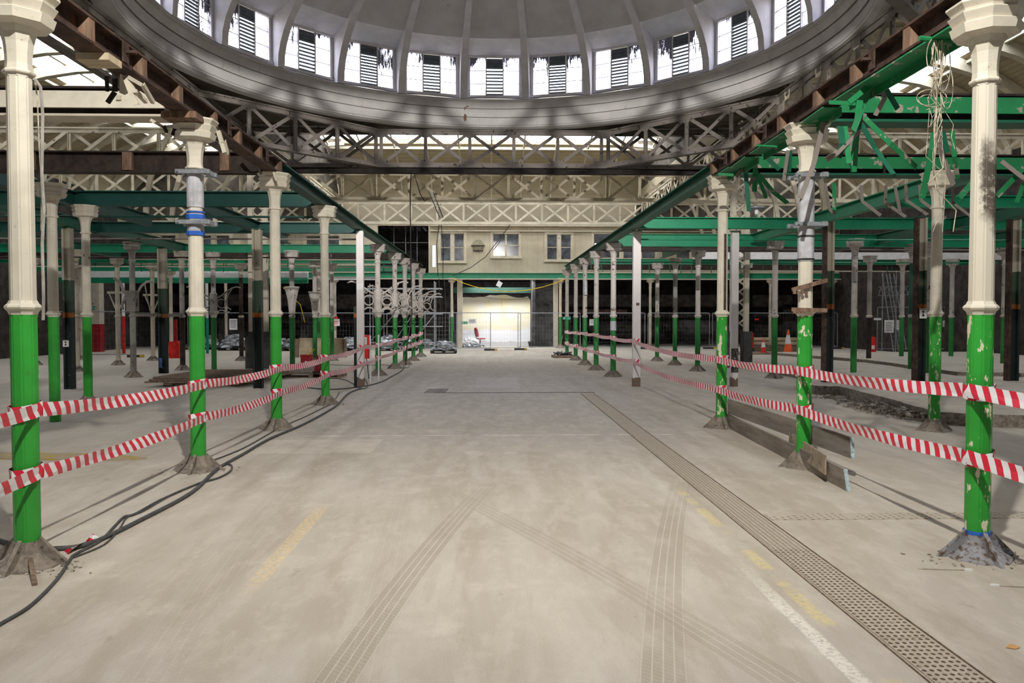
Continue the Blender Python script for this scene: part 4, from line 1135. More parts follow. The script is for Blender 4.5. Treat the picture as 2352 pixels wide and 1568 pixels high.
cross(35.0, 3.6, 20.3, 'rustdark', 'Rusty beam at the far end of the cone aisle', .18, .28)
cross(44.55, -20.3, 20.3, 'emerald', 'Long emerald beam under the office wall, over the doorway', .2, .32, 3.98)
tag(MB().box(-20.3, 20.3, 44.3, 44.9, 3.93, 3.975).build('lintel_board', M['cream_dull']), 'flaking cream board along the underside of the office-wall beam', 'board')
# lengthwise beams in the aisles
for X, y0, y1, mt, lb in ((-5.95, 15.5, 23.1, 'teal', 'Shade-painted green beam running away over the cable aisle toward the lattice stanchion'), (-8.1, 12.2, 18.9, 'teal', 'Shade-painted green beam running away over the cable aisle above the two-tone green column'),
                      (-10.1, 15.5, 26.1, 'dkemerald', 'Dark emerald beam running away over the banded post'), (-13.4, 15.5, 28.8, 'dkemerald', 'Dark emerald beam running away near the aisle wall, cable side'),
                      (7.7, 12.1, 22.5, 'emerald', 'Emerald beam running away over the cone aisle, above the first cone'), (11.4, 15.0, 25.2, 'dkemerald', 'Dark emerald beam running away over the raised slab'),
                      (14.6, 15.0, 25.2, 'dkemerald', 'Dark emerald beam running away over the black post by the wall'), (6.3, 22.8, 28.2, 'dkemerald', 'Dark emerald beam running away behind the sooty white post')):
    beam_at(lb, (X, y0), (X, y1), .18, .27, mt)
cross(15.2, 7.8, 20.3, 'emerald', 'Emerald beam in the cone aisle behind the black-streaked column', .18, .24)
tag(MB().box(7.9, 20.3, 29.9, 30.05, 4.0, 4.32).build('fascia', M['white']), 'long white boxed fascia hanging over the cone aisle', 'fascia')
tag(MB().box(-20.3, -8.6, 37.0, 37.1, 3.62, 4.0).build('fascia', M['white']), 'long white fascia over the far cable aisle', 'fascia')
tag(MB().box(-20.3, -8.6, 36.9, 37.1, 3.36, 3.6).build('beam', M['emerald']), 'bright green beam directly under the long white fascia', 'beam')
tag(MB().box(-8.2, -5.2, 37.0, 37.1, 3.52, 3.68).build('fascia', M['white']), 'short white duct end near the fork-bracket columns', 'fascia')
# thin service rods below the beams
for y, z, x0, x1, mt in ((19.6, 3.70, 3.6, 16, 'emerald'), (21.5, 3.62, 3.6, 18, 'girder'), (15.8, 3.74, -16, -3.4, 'teal'), (20.0, 3.72, -18, -3.4, 'girder'), (24.5, 3.6, -18, -3.4, 'rustdark'), (27.0, 3.66, 3.6, 18, 'emerald'), (30.5, 3.7, -18, -3.5, 'cream_dull'), (33.5, 3.75, 3.6, 19, 'cream_dull')):
    tag(MB().tube([(x0, y, z), (x1, y, z)], .022, 6).build('service_pipe', M[mt]), 'thin %s pipe under the beams of the %s aisle near the %s' % ({'emerald': 'green', 'girder': 'grey', 'teal': 'teal', 'rustdark': 'rusty', 'cream_dull': 'cream'}[mt], 'cone' if x0 > 0 else 'cable', {19: 'white post', 21: 'first small cone', 15: 'fourth column', 20: 'banded posts', 24: 'first bracket column', 27: 'dome far girder', 30: 'fork brackets', 33: 'fence notices'}[int(y)]), 'pipe')
# torn hangers under far green beams
hr = random.Random(12)
hangs = []
for (y, x0, x1, zt, mt, n) in ((32.0, -18, -4, 3.95, 'dkemerald', 22), (31.4, 4.0, 17, 3.9, 'dkemerald', 20), (26.3, -17, -4, 3.9, 'girder', 10)):
    for k in range(n):
        x = hr.uniform(x0, x1); L = hr.uniform(.12, .42)
        o = MB().bar((x, y, zt), (x + hr.uniform(-.05, .05), y - .03, zt - L), .035, .012, (0, 1, 0)).build('torn_hanger', M[mt])
        tag(o, 'short torn strap hanging under the %s beam of the %s aisle' % ('far green' if y > 30 else ('dark' if x < 0 else 'nearer dark green'), 'cable' if x < 0 else 'cone'), 'hanger', 'torn straps under the beam %d m back, %s aisle' % (int(y), 'cable' if x < 0 else 'cone'))

# dangling bent bars -- ends measured on the plane of the beam
def bars(label, name, mat, y, segs, root_z=None, dy=.12):
    g = thing(name, label, 'bent metal'); rr = random.Random(int(y * 10) + len(segs))
    for i, s in enumerate(segs):
        pts = s[0]; w = s[1]; mt = s[2] if len(s) > 2 else mat
        yy = y; P = []
        for k, (px, py) in enumerate(pts): P.append(at(px, py, yy + (k * rr.uniform(-dy, dy))))
        b = MB()
        for k in range(len(P) - 1): b.angle(P[k], P[k + 1], w, .006, (0, 1, 0))
        b.build('bent_bar', M[mt], g)
    return g
G = 'mangled'; gi = 'girder'
bars('Cluster of bent bright green angle bars torn from the rusty beam above the street', 'bent_bars', G, 7.2,
     [([(2000, 185), (1985, 235), (1960, 300)], .055), ([(1985, 260), (1945, 355)], .05, gi), ([(2020, 190), (2032, 225), (2010, 265)], .04, gi), ([(2032, 200), (2062, 250)], .05, 'dkemerald'), ([(1975, 230), (1968, 290), (1960, 395)], .06), ([(1985, 270), (2045, 330), (2105, 385)], .05),
      ([(1978, 285), (2010, 340), (2052, 400)], .045, 'dkemerald'), ([(1975, 300), (1920, 355), (1900, 368)], .035, gi), ([(2005, 190), (1950, 235)], .05), ([(1905, 235), (1965, 238)], .035), ([(1930, 290), (1935, 330), (1925, 362)], .06, 'dkemerald'), ([(1940, 290), (1950, 375)], .05)])
bars('Long bent grey-green bar hanging from the cross beam in front of the wrapped column', 'bent_bars', G, 8.3,
     [([(1893, 275), (1868, 380), (1838, 455)], .05, gi), ([(1880, 275), (1905, 270)], .06)])
bars('Spray of bent green bars hanging behind the third chipped column', 'bent_bars', G, 11.0,
     [([(1735, 375), (1738, 400), (1702, 448)], .05, gi), ([(1735, 385), (1733, 440)], .07), ([(1738, 400), (1760, 455)], .05), ([(1742, 400), (1775, 440), (1808, 466)], .06), ([(1725, 360), (1680, 420)], .05, gi), ([(1735, 335), (1790, 390)], .06, 'dkemerald'), ([(1810, 345), (1800, 415)], .05, gi), ([(1815, 345), (1812, 395)], .06, 'dkemerald'), ([(1650, 400), (1685, 402)], .035), ([(1735, 333), (1785, 337)], .04), ([(1710, 365), (1720, 485)], .06, 'dkemerald')])
bars('Row of bent hangers dangling from the green-faced beam toward the scorched column', 'bent_bars', G, 11.9,
     [([(1895, 420), (1905, 480), (1918, 492)], .05, gi), ([(1916, 420), (1916, 482)], .06), ([(1978, 425), (1980, 462), (2023, 495)], .05, gi), ([(2035, 425), (2033, 465), (2080, 498)], .05, gi), ([(2055, 425), (2068, 490)], .05, gi), ([(2080, 425), (2082, 460), (2130, 493)], .05, gi), ([(2112, 425), (2115, 460), (2172, 502)], .05, gi), ([(2188, 425), (2188, 465), (2230, 497)], .05, gi)])
bars('Pair of long green bars twisted down from the near green-faced beam', 'bent_bars', G, 8.7,
     [([(2145, 305), (2140, 345), (2118, 455)], .07), ([(2155, 305), (2165, 360), (2190, 425)], .06, gi), ([(2187, 300), (2192, 360), (2200, 410)], .055), ([(2165, 300), (2175, 350)], .06, 'dkemerald')])
bars('Crossed green bars beyond the scorched column at the photo edge', 'bent_bars', G, 8.7,
     [([(2300, 370), (2352, 410), (2400, 440)], .05, gi), ([(2352, 385), (2290, 450)], .06), ([(2352, 420), (2335, 465)], .05), ([(2205, 455), (2240, 415)], .05)])
bars('Cream and grey torn straps hanging under the rusty beam by the pale timber packer', 'bent_bars', 'cream_dull', 7.05,
     [([(282, 172), (280, 215)], .05), ([(285, 175), (300, 215), (313, 240)], .035), ([(290, 178), (310, 212), (335, 237)], .03), ([(292, 176), (325, 195), (350, 238)], .03), ([(243, 175), (245, 210)], .022, 'black_iron'), ([(262, 180), (262, 210), (245, 235)], .03, 'black_iron')])
bars('Torn cream plate and dark scraps hanging at the wrapped column capital', 'bent_bars', 'cream_dull', 8.6,
     [([(432, 270), (440, 308)], .06), ([(500, 300), (515, 350)], .04), ([(512, 325), (520, 355)], .04), ([(345, 275), (375, 292), (395, 290)], .03), ([(375, 290), (382, 305)], .025, 'black_iron'), ([(400, 295), (395, 310)], .025, 'black_iron')])
bars('Small torn scraps hanging under the rusty beam near the third column', 'bent_bars', 'girder', 11.6,
     [([(555, 345), (585, 372)], .04), ([(585, 372), (600, 400)], .03), ([(628, 395), (635, 415)], .03, 'cream_dull')])

p = at(1738, 478, 20.0)
g = thing('pendant_lamp', 'grey disc lamp on a green stem above the emerald beam behind the rusty-strip column', 'lamp', (p.x, 20.0, p.z))
MB().lathe([(.0, .06), (.08, .05), (.19, .03), (.20, .0), (.17, -.02), (.0, -.02)], 20, cap=False).build('lamp_shade', M['galv'], g, True)
MB().lathe([(.03, -.02), (.055, -.08), (.05, -.15), (.02, -.17)], 10).build('lamp_holder', M['white'], g)
MB().tube([(0, 0, -.16), (0, 0, -.45)], .02, 6).build('stem', M['emerald'], g)

# tangle of pale wires
g = thing('wire_tangle', 'Tangle of frayed pale wires hanging from a green conduit stub by the near capital', 'wires'); wr = random.Random(4)
for k in range(15):
    px = 2152 + wr.uniform(-9, 12); ln = wr.choice([330, 200, 250, 160, 300, 440]); py = 92; P = []; n = 9; ph = wr.uniform(0, 6); am = wr.uniform(4, 22)
    for i in range(n + 1):
        t = i / n; P.append(at(px + am * sin(ph + t * wr.uniform(3, 7)) * t ** .5 + wr.uniform(-2, 2) + (t * t * wr.uniform(-35, 35) if k % 3 == 0 else 0), py + ln * t, 6.0 + wr.uniform(-.04, .04)))
    MB().tube(P, .0024 if k % 4 else .0045, 5).build('wire', M['wire'], g)
for cx_, cy_, rx_, ry_ in ((2150, 130, 22, 45), (2165, 150, 18, 60), (2140, 225, 35, 20), (2175, 200, 14, 50), (2130, 230, 20, 12)):
    MB().tube([at(cx_ + rx_ * cos(a * pi / 8), cy_ + ry_ * sin(a * pi / 8), 6.0 + .02 * sin(a)) for a in range(17)], .0035, 5).build('wire', M['wire'], g)
tag(MB().tube([at(2112, 88, 6.0), at(2192, 95, 6.0)], .022, 8).build('conduit_stub', M['mangled']), 'green conduit stub poking from the near capital with red wires in its end', 'conduit')
for (px, py, y, L, lb) in ((1905, 234, 7.3, 45, 'green conduit stub level with the bent bar cluster'), (1737, 334, 9.4, 50, 'green conduit stub just before the second capital'), (1650, 400, 11.5, 36, 'green conduit stub above the third chipped capital')):
    tag(MB().tube([at(px, py, y), at(px + L, py + 3, y)], .016, 6).build('conduit_stub', M['mangled']), lb, 'conduit')

# grey flex hanging by the nearest cable-side column
tag(MB().tube([at(80, 182, 5.4), at(93, 200, 5.4), at(98, 260, 5.42), at(96, 400, 5.42), at(101, 480, 5.42), at(97, 560, 5.42), at(100, 680, 5.42), at(99, 735, 5.42)], .011, 6).build('hanging_cable', M['cable_grey']), 'thick grey flex dangling beside the nearest cable-side column', 'cable')
tag(MB().tube([at(80, 182, 5.44), at(86, 230, 5.44), at(90, 330, 5.44), at(96, 440, 5.44), at(95, 530, 5.44)], .005, 6).build('hanging_cable', M['wire']), 'thin pale cord dangling beside the nearest cable-side column', 'cable')
# ------------------------------------------------------------ barrier tape
def ribbon(b, P, w=.085, u0=0, up=None, sag=0, seg=10, twist=0):
    "append a ribbon through P; returns u"
    u = u0; pts = []
    for a, c in zip(P, P[1:]):
        a = Vector(a); c = Vector(c); n = max(2, int((c - a).length * 4)) if seg else 2
        for k in range(n):
            t = k / n; q = a.lerp(c, t); q.z -= sag * (c - a).length * 4 * t * (1 - t) * .03; pts.append(q)
    pts.append(Vector(P[-1])); base = len(b.v)
    for i, q in enumerate(pts):
        if i: u += (q - pts[i - 1]).length
        tw = twist * sin(i * .7); d = (pts[min(i + 1, len(pts) - 1)] - pts[max(0, i - 1)]).normalized()
        side = d.cross(Vector((0, 0, 1))).normalized()
        for s_, vv in ((-1, 0), (0, .5), (1, 1)):
            off = Vector((0, 0, s_ * w / 2)) * cos(tw) + side * (s_ * w / 2 * sin(tw)) + side * (.006 * (s_ == 0) * sin(i * 1.3))
            b.uv[len(b.v)] = (u, vv); b.v.append(tuple(q + off))
        if i:
            n = base + i * 3; b.f += [(n - 3, n, n + 1, n - 2), (n - 2, n + 1, n + 2, n - 1)]
    return u
def tape_run(label, pts, side):
    "pts: (x, y, z) at each support; tape passes the street side, wrapped once at each support"
    b = MB(); u = 0; ss_ = -1 if side > 0 else 1
    for i, (a, c) in enumerate(zip(pts, pts[1:])):
        ax = Vector((a[0] + ss_ * .105, a[1] + .03, a[2])); cx = Vector((c[0] + ss_ * .105, c[1] - .03, c[2]))
        u = ribbon(b, [ax, cx], .10, u, sag=.35, twist=.25)
    for i, c in enumerate(pts):
        if c[1] < 3: continue
        rr_ = .104; w_ = [Vector((c[0] + rr_ * cos(pi / 8 + k * pi / 4), c[1] + rr_ * sin(pi / 8 + k * pi / 4), c[2] - .005 + .018 * sin(k * pi / 4 + i))) for k in range(9)]
        u = ribbon(b, w_, .10, u, seg=0)
    if side > 0: b.uv = {k_: (-q[0], q[1]) for k_, q in b.uv.items()}
    o = b.build('barrier_tape', M['tape']); tag(o, label, 'tape'); return o
def colx(l): return [(c.location.x, c.location.y) for c in l]
LC = colx(leftcols); LC.insert(4, (P2.location.x, P2.location.y))
RC = colx(rightcols); RC.insert(3, (P1.location.x, P1.location.y))
LU = [1.07, .97, .94, .93, 1.0, .93, .98, 1.0, 1.02, 1.05]; LL = [.64, .60, .57, .61, .59, .56, .60, .64, .67, .69]
RU = [1.19, 1.11, 1.07, 1.14, 1.14, 1.17, 1.16, 1.13, 1.10]; RL = [.72, .67, .61, .63, .60, .61, .61, .61, .60]
tape_run('upper red and white tape strung along the cable-side columns', [(LC[0][0] - .05, 2.1, 1.02)] + [(x, y, z) for (x, y), z in zip(LC, LU)], -1)
tape_run('lower red and white tape strung along the cable-side columns', [(LC[0][0] - .05, 2.1, .55)] + [(x, y, z) for (x, y), z in zip(LC, LL)], -1)
tape_run('upper red and white tape strung along the chipped columns', [(RC[0][0] + .05, 2.1, 1.22)] + [(x, y, z) for (x, y), z in zip(RC, RU)], 1)
tape_run('lower red and white tape strung along the chipped columns', [(RC[0][0] + .05, 2.1, .74)] + [(x, y, z) for (x, y), z in zip(RC, RL)], 1)
b = MB(); ribbon(b, [gd(148, 1278) + Vector((0, 0, .01)), gd(175, 1262) + Vector((0, 0, .03)), gd(200, 1250) + Vector((0, 0, .015)), gd(222, 1240) + Vector((0, 0, .03))], .07, 0, twist=1.2)
tag(b.build('tape_scrap', M['tape']), 'crumpled scrap of red and white tape under the floor cable', 'tape')
b = MB(); ribbon(b, [at(1291, 735, 37), at(1292, 770, 37), at(1287, 800, 37)], .1, 0, twist=.6)
tag(b.build('tape_scrap', M['tape']), 'limp end of tape hanging by the exit sign column', 'tape')

# ------------------------------------------------------------ floor cables
def cable(label, pix, r, mat='cable', lift=None, mid=True):
    P = []
    rr = random.Random(len(pix))
    q = [gd(*p) for p in pix]
    for i in range(len(q) - 1):
        p0 = q[max(i - 1, 0)]; p1 = q[i]; p2 = q[i + 1]; p3 = q[min(i + 2, len(q) - 1)]
        for k in range(6):
            t = k / 6; v = .5 * ((2 * p1) + (p2 - p0) * t + (2 * p0 - 5 * p1 + 4 * p2 - p3) * t * t + (3 * p1 - p0 - 3 * p2 + p3) * t ** 3); v.z = r + .001; P.append(v)
    q[-1].z = r; P.append(q[-1]); 
    o = MB().tube(P, r, 8).build('floor_cable', M[mat], None, True); tag(o, label, 'cable'); return o
cable('thickest black cable snaking past the feet of the cable-side columns', [(-60, 1225), (0, 1247), (60, 1262), (130, 1265), (210, 1252), (330, 1195), (440, 1135), (500, 1080), (560, 1045), (620, 1010), (700, 975), (770, 935), (800, 905), (830, 893)], .018)
cable('black cable curving from the photo corner to join the thick one', [(-60, 1475), (0, 1438), (70, 1395), (130, 1335), (160, 1290), (175, 1275), (230, 1245), (260, 1215), (285, 1190), (310, 1183), (370, 1150), (450, 1115), (500, 1100), (528, 1085), (532, 1072), (520, 1066)], .011)
cable('thin black cable lying doubled beside the thick one near the second column', [(170, 1282), (240, 1252), (275, 1215), (292, 1190), (330, 1175), (400, 1135), (470, 1105)], .007)
cable('pair cable running from the third column back to the fourth', [(480, 1062), (560, 1030), (640, 985), (700, 958), (745, 936), (765, 925), (780, 900)], .009)
cable('black cable arcing from the white post to the bracket columns', [(690, 890), (760, 895), (822, 890), (870, 880), (900, 865), (925, 850), (928, 835), (935, 815)], .014, 'cable')
cable('thin cable looping on the floor behind the red tub', [(700, 832), (760, 838), (830, 840), (880, 838), (935, 845), (938, 832)], .010, 'cable')
cable('cables trailing round the foot of the white post', [(740, 870), (790, 872), (830, 893), (845, 885), (835, 868)], .012, 'cable')
for k, (pp, lb) in enumerate(((((945, 388), (942, 440), (944, 620), (946, 720), (930, 830)), 'long black cable dropping from the dome girder to the floor'), (((952, 400), (965, 445), (975, 462), (982, 458)), 'short black loop of cable under the dome girder'),
      (((1010, 505), (1003, 560), (1006, 635)), 'black cable hanging in front of the first office window'), (((1012, 505), (1018, 560), (1017, 640)), 'second black cable hanging in front of the first office window'),
      (((1008, 640), (1012, 720), (1006, 790)), 'black cable bundle hanging beside the doorway'), (((1020, 640), (1024, 700), (1020, 790)), 'black cable hanging against the doorway column'))):
    y = 27.2 if k < 2 else 43.5
    tag(MB().tube([at(a, b_, y if i < 3 or k else 26.5) for i, (a, b_) in enumerate(pp)], .02 if k != 1 else .015, 6).build('hanging_cable', M['rubber']), lb, 'cable')
tag(MB().tube([at(p[0], p[1], 43.6) for p in ((1400, 516), (1300, 513), (1190, 511), (1172, 516), (1150, 545), (1115, 590), (1080, 615), (1040, 633))], .02, 6).build('hanging_cable', M['rubber']), 'black cable sweeping diagonally across the office wall', 'cable')
tag(MB().tube([at(1040 + 26 * k, 640 + 29 * (1 - ((k - 5) / 5) ** 2), 43.9) for k in range(11)], .02, 6).build('hanging_cable', M['yellow']), 'yellow rope sagging across the doorway opening', 'rope')
tag(MB().tube([at(655 + 16 * k, 585 + (0 if k < 1 else 0) + 5 * sin(k), 43.2) for k in range(0)] or [at(650, 660, 35), at(690, 700, 35), at(700, 740, 35)], .012, 5).build('hanging_cable', M['yellow']), 'thin yellow cord hanging in the far cable aisle', 'rope')
# green lattice light fitting hanging in front of the office
g = thing('lattice_mast', 'small green lattice mast hanging askew in front of the office wall', 'mast')
pa_, pb_ = at(985, 440, 30), at(1010, 500, 30); o3 = Vector((.16, 0, 0))
for dx in (0, 1): MB().bar(pa_ + o3 * dx, pb_ + o3 * dx * .8, .03, .03).build('rail', M['teal'], g)
b = MB()
for k in range(9): b.bar(pa_.lerp(pb_, k / 9), pa_.lerp(pb_, (k + .8) / 9) + o3, .015, .015)
b.build('lacing', M['galv'], g)

M['plywood_dirty'] = simple('dirty_plywood_strip', (.34, .28, .21), .85, var=.2, sc=5, dirt=(.18, .14, .10))
# ------------------------------------------------------------ planks and boards by the chipped columns
def board(label, a, b_, h, t=.038, lean=.05, mat='plank', end=True):
    a = Vector(a); b_ = Vector(b_); g = thing('scaffold_board', label, 'board')
    o = MB().add([a, b_, b_ + Vector((lean, 0, h)), a + Vector((lean, 0, h)), a + Vector((t, 0, 0)), b_ + Vector((t, 0, 0)), b_ + Vector((lean + t, 0, h)), a + Vector((lean + t, 0, h))],
                 [(0, 1, 2, 3), (7, 6, 5, 4), (0, 4, 5, 1), (3, 2, 6, 7), (1, 5, 6, 2), (0, 3, 7, 4)]).build('plank', M[mat], g)
    if end:
        d = (a - b_).normalized() * .012
        MB().add([a + d, a + d + Vector((lean, 0, h)), a + d + Vector((lean + t, 0, h)), a + d + Vector((t, 0, 0)), a, a + Vector((lean, 0, h)), a + Vector((lean + t, 0, h)), a + Vector((t, 0, 0))], [(3, 2, 1, 0), (0, 1, 5, 4), (1, 2, 6, 5), (2, 3, 7, 6), (3, 0, 4, 7)]).build('painted_end', M['plank_end'], g)
    return g
e1 = gd(1944, 1128); f1 = Vector((3.70, 11.9, 0))
board('long scaffold board on edge on the floor, lowest of the three behind the chipped columns', (e1.x, e1.y, .001), (f1.x, f1.y, .001), .22, lean=-.035)
board('upper scaffold board on edge leaning behind the chipped columns', (3.80, 8.02, .225), (3.70, 11.9, .225), .225, lean=-.01)
board('short pale plywood strip between the two long scaffold boards', (e1.x - .06, e1.y + .36, .09), (f1.x - .06, 9.3, .12), .20, t=.018, lean=.0, mat='plywood_dirty', end=False)

# ------------------------------------------------------------ temporary fence
fm = {}
wires = MB()
for k in range(21): wires.bar((.08 + k * .167, 0, .12), (.08 + k * .167, 0, 1.96), .0028, .0028)
for k in range(9): wires.bar((.04, 0, .15 + k * .225), (3.46, 0, .15 + k * .225), .0028, .0028)
wires = wires.mesh('wire_infill', M['galv'])
ftop = MB().tube([(.03, 0, .05), (.03, 0, 1.92), (.05, 0, 1.98), (.10, 0, 2.0), (3.40, 0, 2.0), (3.45, 0, 1.98), (3.47, 0, 1.92), (3.47, 0, .05)], .019, 6).tube([(.03, 0, .13), (3.47, 0, .13)], .016, 6).mesh('tube_frame', M['galv'])
blk = MB().prism([(-.33, -.1), (-.27, -.12), (.27, -.12), (.33, -.1), (.33, .1), (.27, .12), (-.27, .12), (-.33, .1)], .0, .10).mesh('rubber_block', M['rubber'])
yel = MB().box(.20, .34, -.121, .121, .02, .09).mesh('yellow_cap', M['yellow'])
def fence(x, y, rz, label):
    t = thing('fence_panel', label, 'fence panel', (x, y, 0), rz, 'temporary mesh fence panels')
    link('tube_frame', ftop, t); link('wire_infill', wires, t); link('rubber_block', blk, t, (3.47, 0, 0)); link('yellow_cap', yel, t, (3.47, 0, 0))
    return t
names = ['panel far along the cable aisle', 'panel behind the fork-bracket columns', 'panel with a white notice in the cable aisle', 'panel behind the foil-wrapped pallets', 'panel behind the white boards', 'panel behind the bracket columns', 'panel left open beside the doorway chair', 'panel closing the doorway', 'panel beside the exit sign', 'panel behind the far chipped columns', 'panel behind the white street post', 'panel behind the cones', 'panel behind the raised slab', 'panel behind the black posts', 'panel at the aisle wall']
x0 = at(1038, 800, 42.5).x
fl = []
for k in range(-5, 9):
    if k in (0,): continue
    x = x0 + 3.60 * k
    if x > 19 or x < -19.5 - 1: continue
    fl.append(fence(x, 42.7, 0, 'Galvanised mesh fence ' + names[min(len(names) - 1, k + 5)]))
a = at(975, 800, 40.5); fl.append(fence(a.x, 40.5, .12, 'Galvanised mesh fence panel in front of the scaffold tower'))
a = at(1048, 800, 41.6); fl.append(fence(a.x, 41.3, .1, 'Galvanised mesh fence panel swung ajar in front of the bright wall'))
a = at(2010, 812, 34.5); fa = fence(a.x, 34.4, 0, 'Nearer mesh fence panel with two paper notices by the ladders'); fa.location.z = .2
fb = fence(a.x + 3.7, 34.4, 0, 'Nearer mesh fence panel right of the ladders'); fb.location.z = .2
a = at(-20, 812, 30); fence(a.x, 34, .1, 'Nearer mesh fence panel at the cable aisle wall')
# notices on fences
def sign_at(px0, py0, px1, py1, y, style, label, mat='paper', cat='sign', name='notice_sheet'):
    a, b_ = at(px0, py1, y), at(px1, py0, y); t = thing(name, label, cat, (a.x, y, a.z))
    notice(t, 0, b_.x - a.x, 0, b_.z - a.z, 0, style, mat); return t
sign_at(527, 732, 545, 757, 42.67, 'text', 'white two-part notice on the fence by the foil-wrapped pallets')
sign_at(764, 732, 780, 748, 42.67, 'redtext', 'white notice with red lettering behind the fourth street column')
sign_at(764, 727, 776, 732, 42.66, 'none', 'small red plate above the red-lettered notice', 'red')
sign_at(1075, 732, 1094, 743, 42.67, 'text', 'white notice on the fence before the bright wall')
sign_at(1354, 733, 1366, 747, 42.67, 'text', 'small white notice on the fence behind the far chipped columns')
sign_at(2031, 735, 2053, 764, 34.37, 'text', 'white notice on the nearer fence with red emblem below the text')
sign_at(2059, 735, 2076, 757, 34.37, 'text', 'white notice on the fence beside the leaning ladders')
sign_at(2118, 741, 2131, 750, 34.37, 'text', 'small white label behind the hourglass-sign post')
sign_at(2165, 736, 2179, 751, 34.37, 'text', 'white notice on the fence right of the black-streaked column')
sign_at(2287, 738, 2294, 752, 34.37, 'text', 'white notice partly hidden by the nearest scorched column')
sign_at(1733, 731, 1743, 735, 42.67, 'none', 'small red plate on the fence behind the cones', 'red')
sign_at(2007, 730, 2024, 735, 34.37, 'none', 'narrow white label at the top of the nearer fence')
def exit_sign(px0, py0, px1, py1, y, label):
    t = sign_at(px0, py0, px1, py1, y, 'none', label, 'signgreen', name='exit_sign'); a, b_ = at(px0, py1, y), at(px1, py0, y); w = b_.x - a.x; h = b_.z - a.z
    b = MB(); b.bar((w * .12, -.008, h * .5), (w * .36, -.008, h * .5), .004, h * .16).bar((w * .12, -.008, h * .5), (w * .22, -.008, h * .78), .004, h * .12).bar((w * .12, -.008, h * .5), (w * .22, -.008, h * .22), .004, h * .12)
    b.lathe([(.0, 0), (h * .1, 0)], 6, (w * .72, -.008, h * .8), cap=False); b.bar((w * .70, -.008, h * .7), (w * .68, -.008, h * .4), .004, h * .2).bar((w * .68, -.008, h * .4), (w * .78, -.008, h * .14), .004, h * .1).bar((w * .68, -.008, h * .4), (w * .60, -.008, h * .16), .004, h * .1)
    b.bar((w * .86, -.008, h * .15), (w * .86, -.008, h * .85), .004, h * .3); b.build('arrow_and_figure', M['white'], t); return t
exit_sign(1060, 738, 1074, 744, 42.67, 'green exit sign with arrow on the fence by the bright wall')
exit_sign(1292, 727, 1311, 734, 34.9, 'green exit sign with arrow beside the last chipped column')
exit_sign(212, 703, 221, 711, 39.74, 'small green exit sign in the cable aisle')

# ------------------------------------------------------------ scaffold tower by the doorway
g = thing('scaffold_tower', 'steel tube scaffold tower beside the doorway behind the bracket columns', 'scaffold')
Y0, Y1 = 42.9, 44.0
a = at(985, 800, Y0).x; xs = [at(p, 800, Y0).x for p in (850, 905, 948, 998)]
for x in xs:
    for y in (Y0, Y1): MB().tube([(x, y, 0), (x, y, 3.6 if x != xs[3] else 3.75)], .024, 6).build('standard', M['tube'], g)
for z in (.35, 1.25, 1.95, 2.9, 3.35):
    for y in (Y0, Y1): MB().tube([(xs[0] - .3, y, z), (xs[3] + .4, y, z)], .024, 6).build('ledger', M['tube'], g)
for i in range(3): MB().tube([(xs[i], Y0, .4), (xs[i + 1], Y0, 1.9)], .022, 6).build('diagonal', M['tube'], g)
MB().box(xs[0], xs[3], Y0, Y1, 3.0, 3.04).build('deck_board', M['timber'], g)
# scaffold seen through the broken upper opening
g = thing('scaffolding', 'scaffold poles standing in the dark broken opening of the upper wall', 'scaffold')
for px in (905, 932, 958): 
    p = at(px, 600, 46); MB().tube([(p.x, 46, 4.3), (p.x, 46, 7.6)], .024, 6).build('standard', M['tube'], g)
MB().tube([at(868, 557, 46), at(985, 557, 46)], .024, 6).build('ledger', M['tube'], g)
b = MB()
for k in range(7): p = at(874 + 16 * k, 522, 45.4); b.box(p.x, p.x + .12, 45.25, 47.5, 7.0, 7.35)
tag(b.build('roof_joists', M['rustdark']), 'charred joist ends exposed above the broken wall opening', 'joists', kind='stuff')
# doorway column pilasters and upper round patch
p = at(1098, 565, YW)
g = thing('round_louvre', 'round grey vent patch with two rusty bars on the office wall', 'vent', (p.x, YW - .02, p.z))
RXl = Matrix(((1, 0, 0, 0), (0, 0, 1, -.02), (0, 1, 0, 0), (0, 0, 0, 1)))
MB().prism([(.36 * cos(a_ * pi / 12), .36 * sin(a_ * pi / 12)) for a_ in range(24)], 0, .02, RXl).build('disc', simple('moss_grey_plaster', (.30, .28, .20), .9, var=.3, sc=14), g)
MB().box(-.40, .40, -.07, -.02, -.02, .05).build('bar', M['rust'], g); MB().box(-.30, .30, -.07, -.02, -.30, -.24).build('bar', M['rust'], g)
for px0, px1 in ((1050, 1062), (1272, 1282)):
    a, b_ = at(px0, 640, 45), at(px1, 640, 45)
    tag(MB().box(a.x, b_.x, 44.96, 45.4, 0, 4.1).build('pilaster', M['cream_dull']), 'cream pilaster at the %s side of the doorway' % ('chair' if px0 < 1100 else 'exit sign'), 'pilaster')
p = at(1147, 652, 43.8)
g = thing('floodlight', 'small white floodlight tilted under the doorway beam', 'lamp', (p.x, 43.9, p.z))
MB().box(-.14, .14, -.08, .08, -.16, .14, Matrix.Rotation(.5, 4, 'Y')).build('housing', M['white'], g); MB().bar((0, 0, .1), (0, 0, .28), .03, .03).build('bracket', M['galv'], g)
p = at(755, 652, 30)

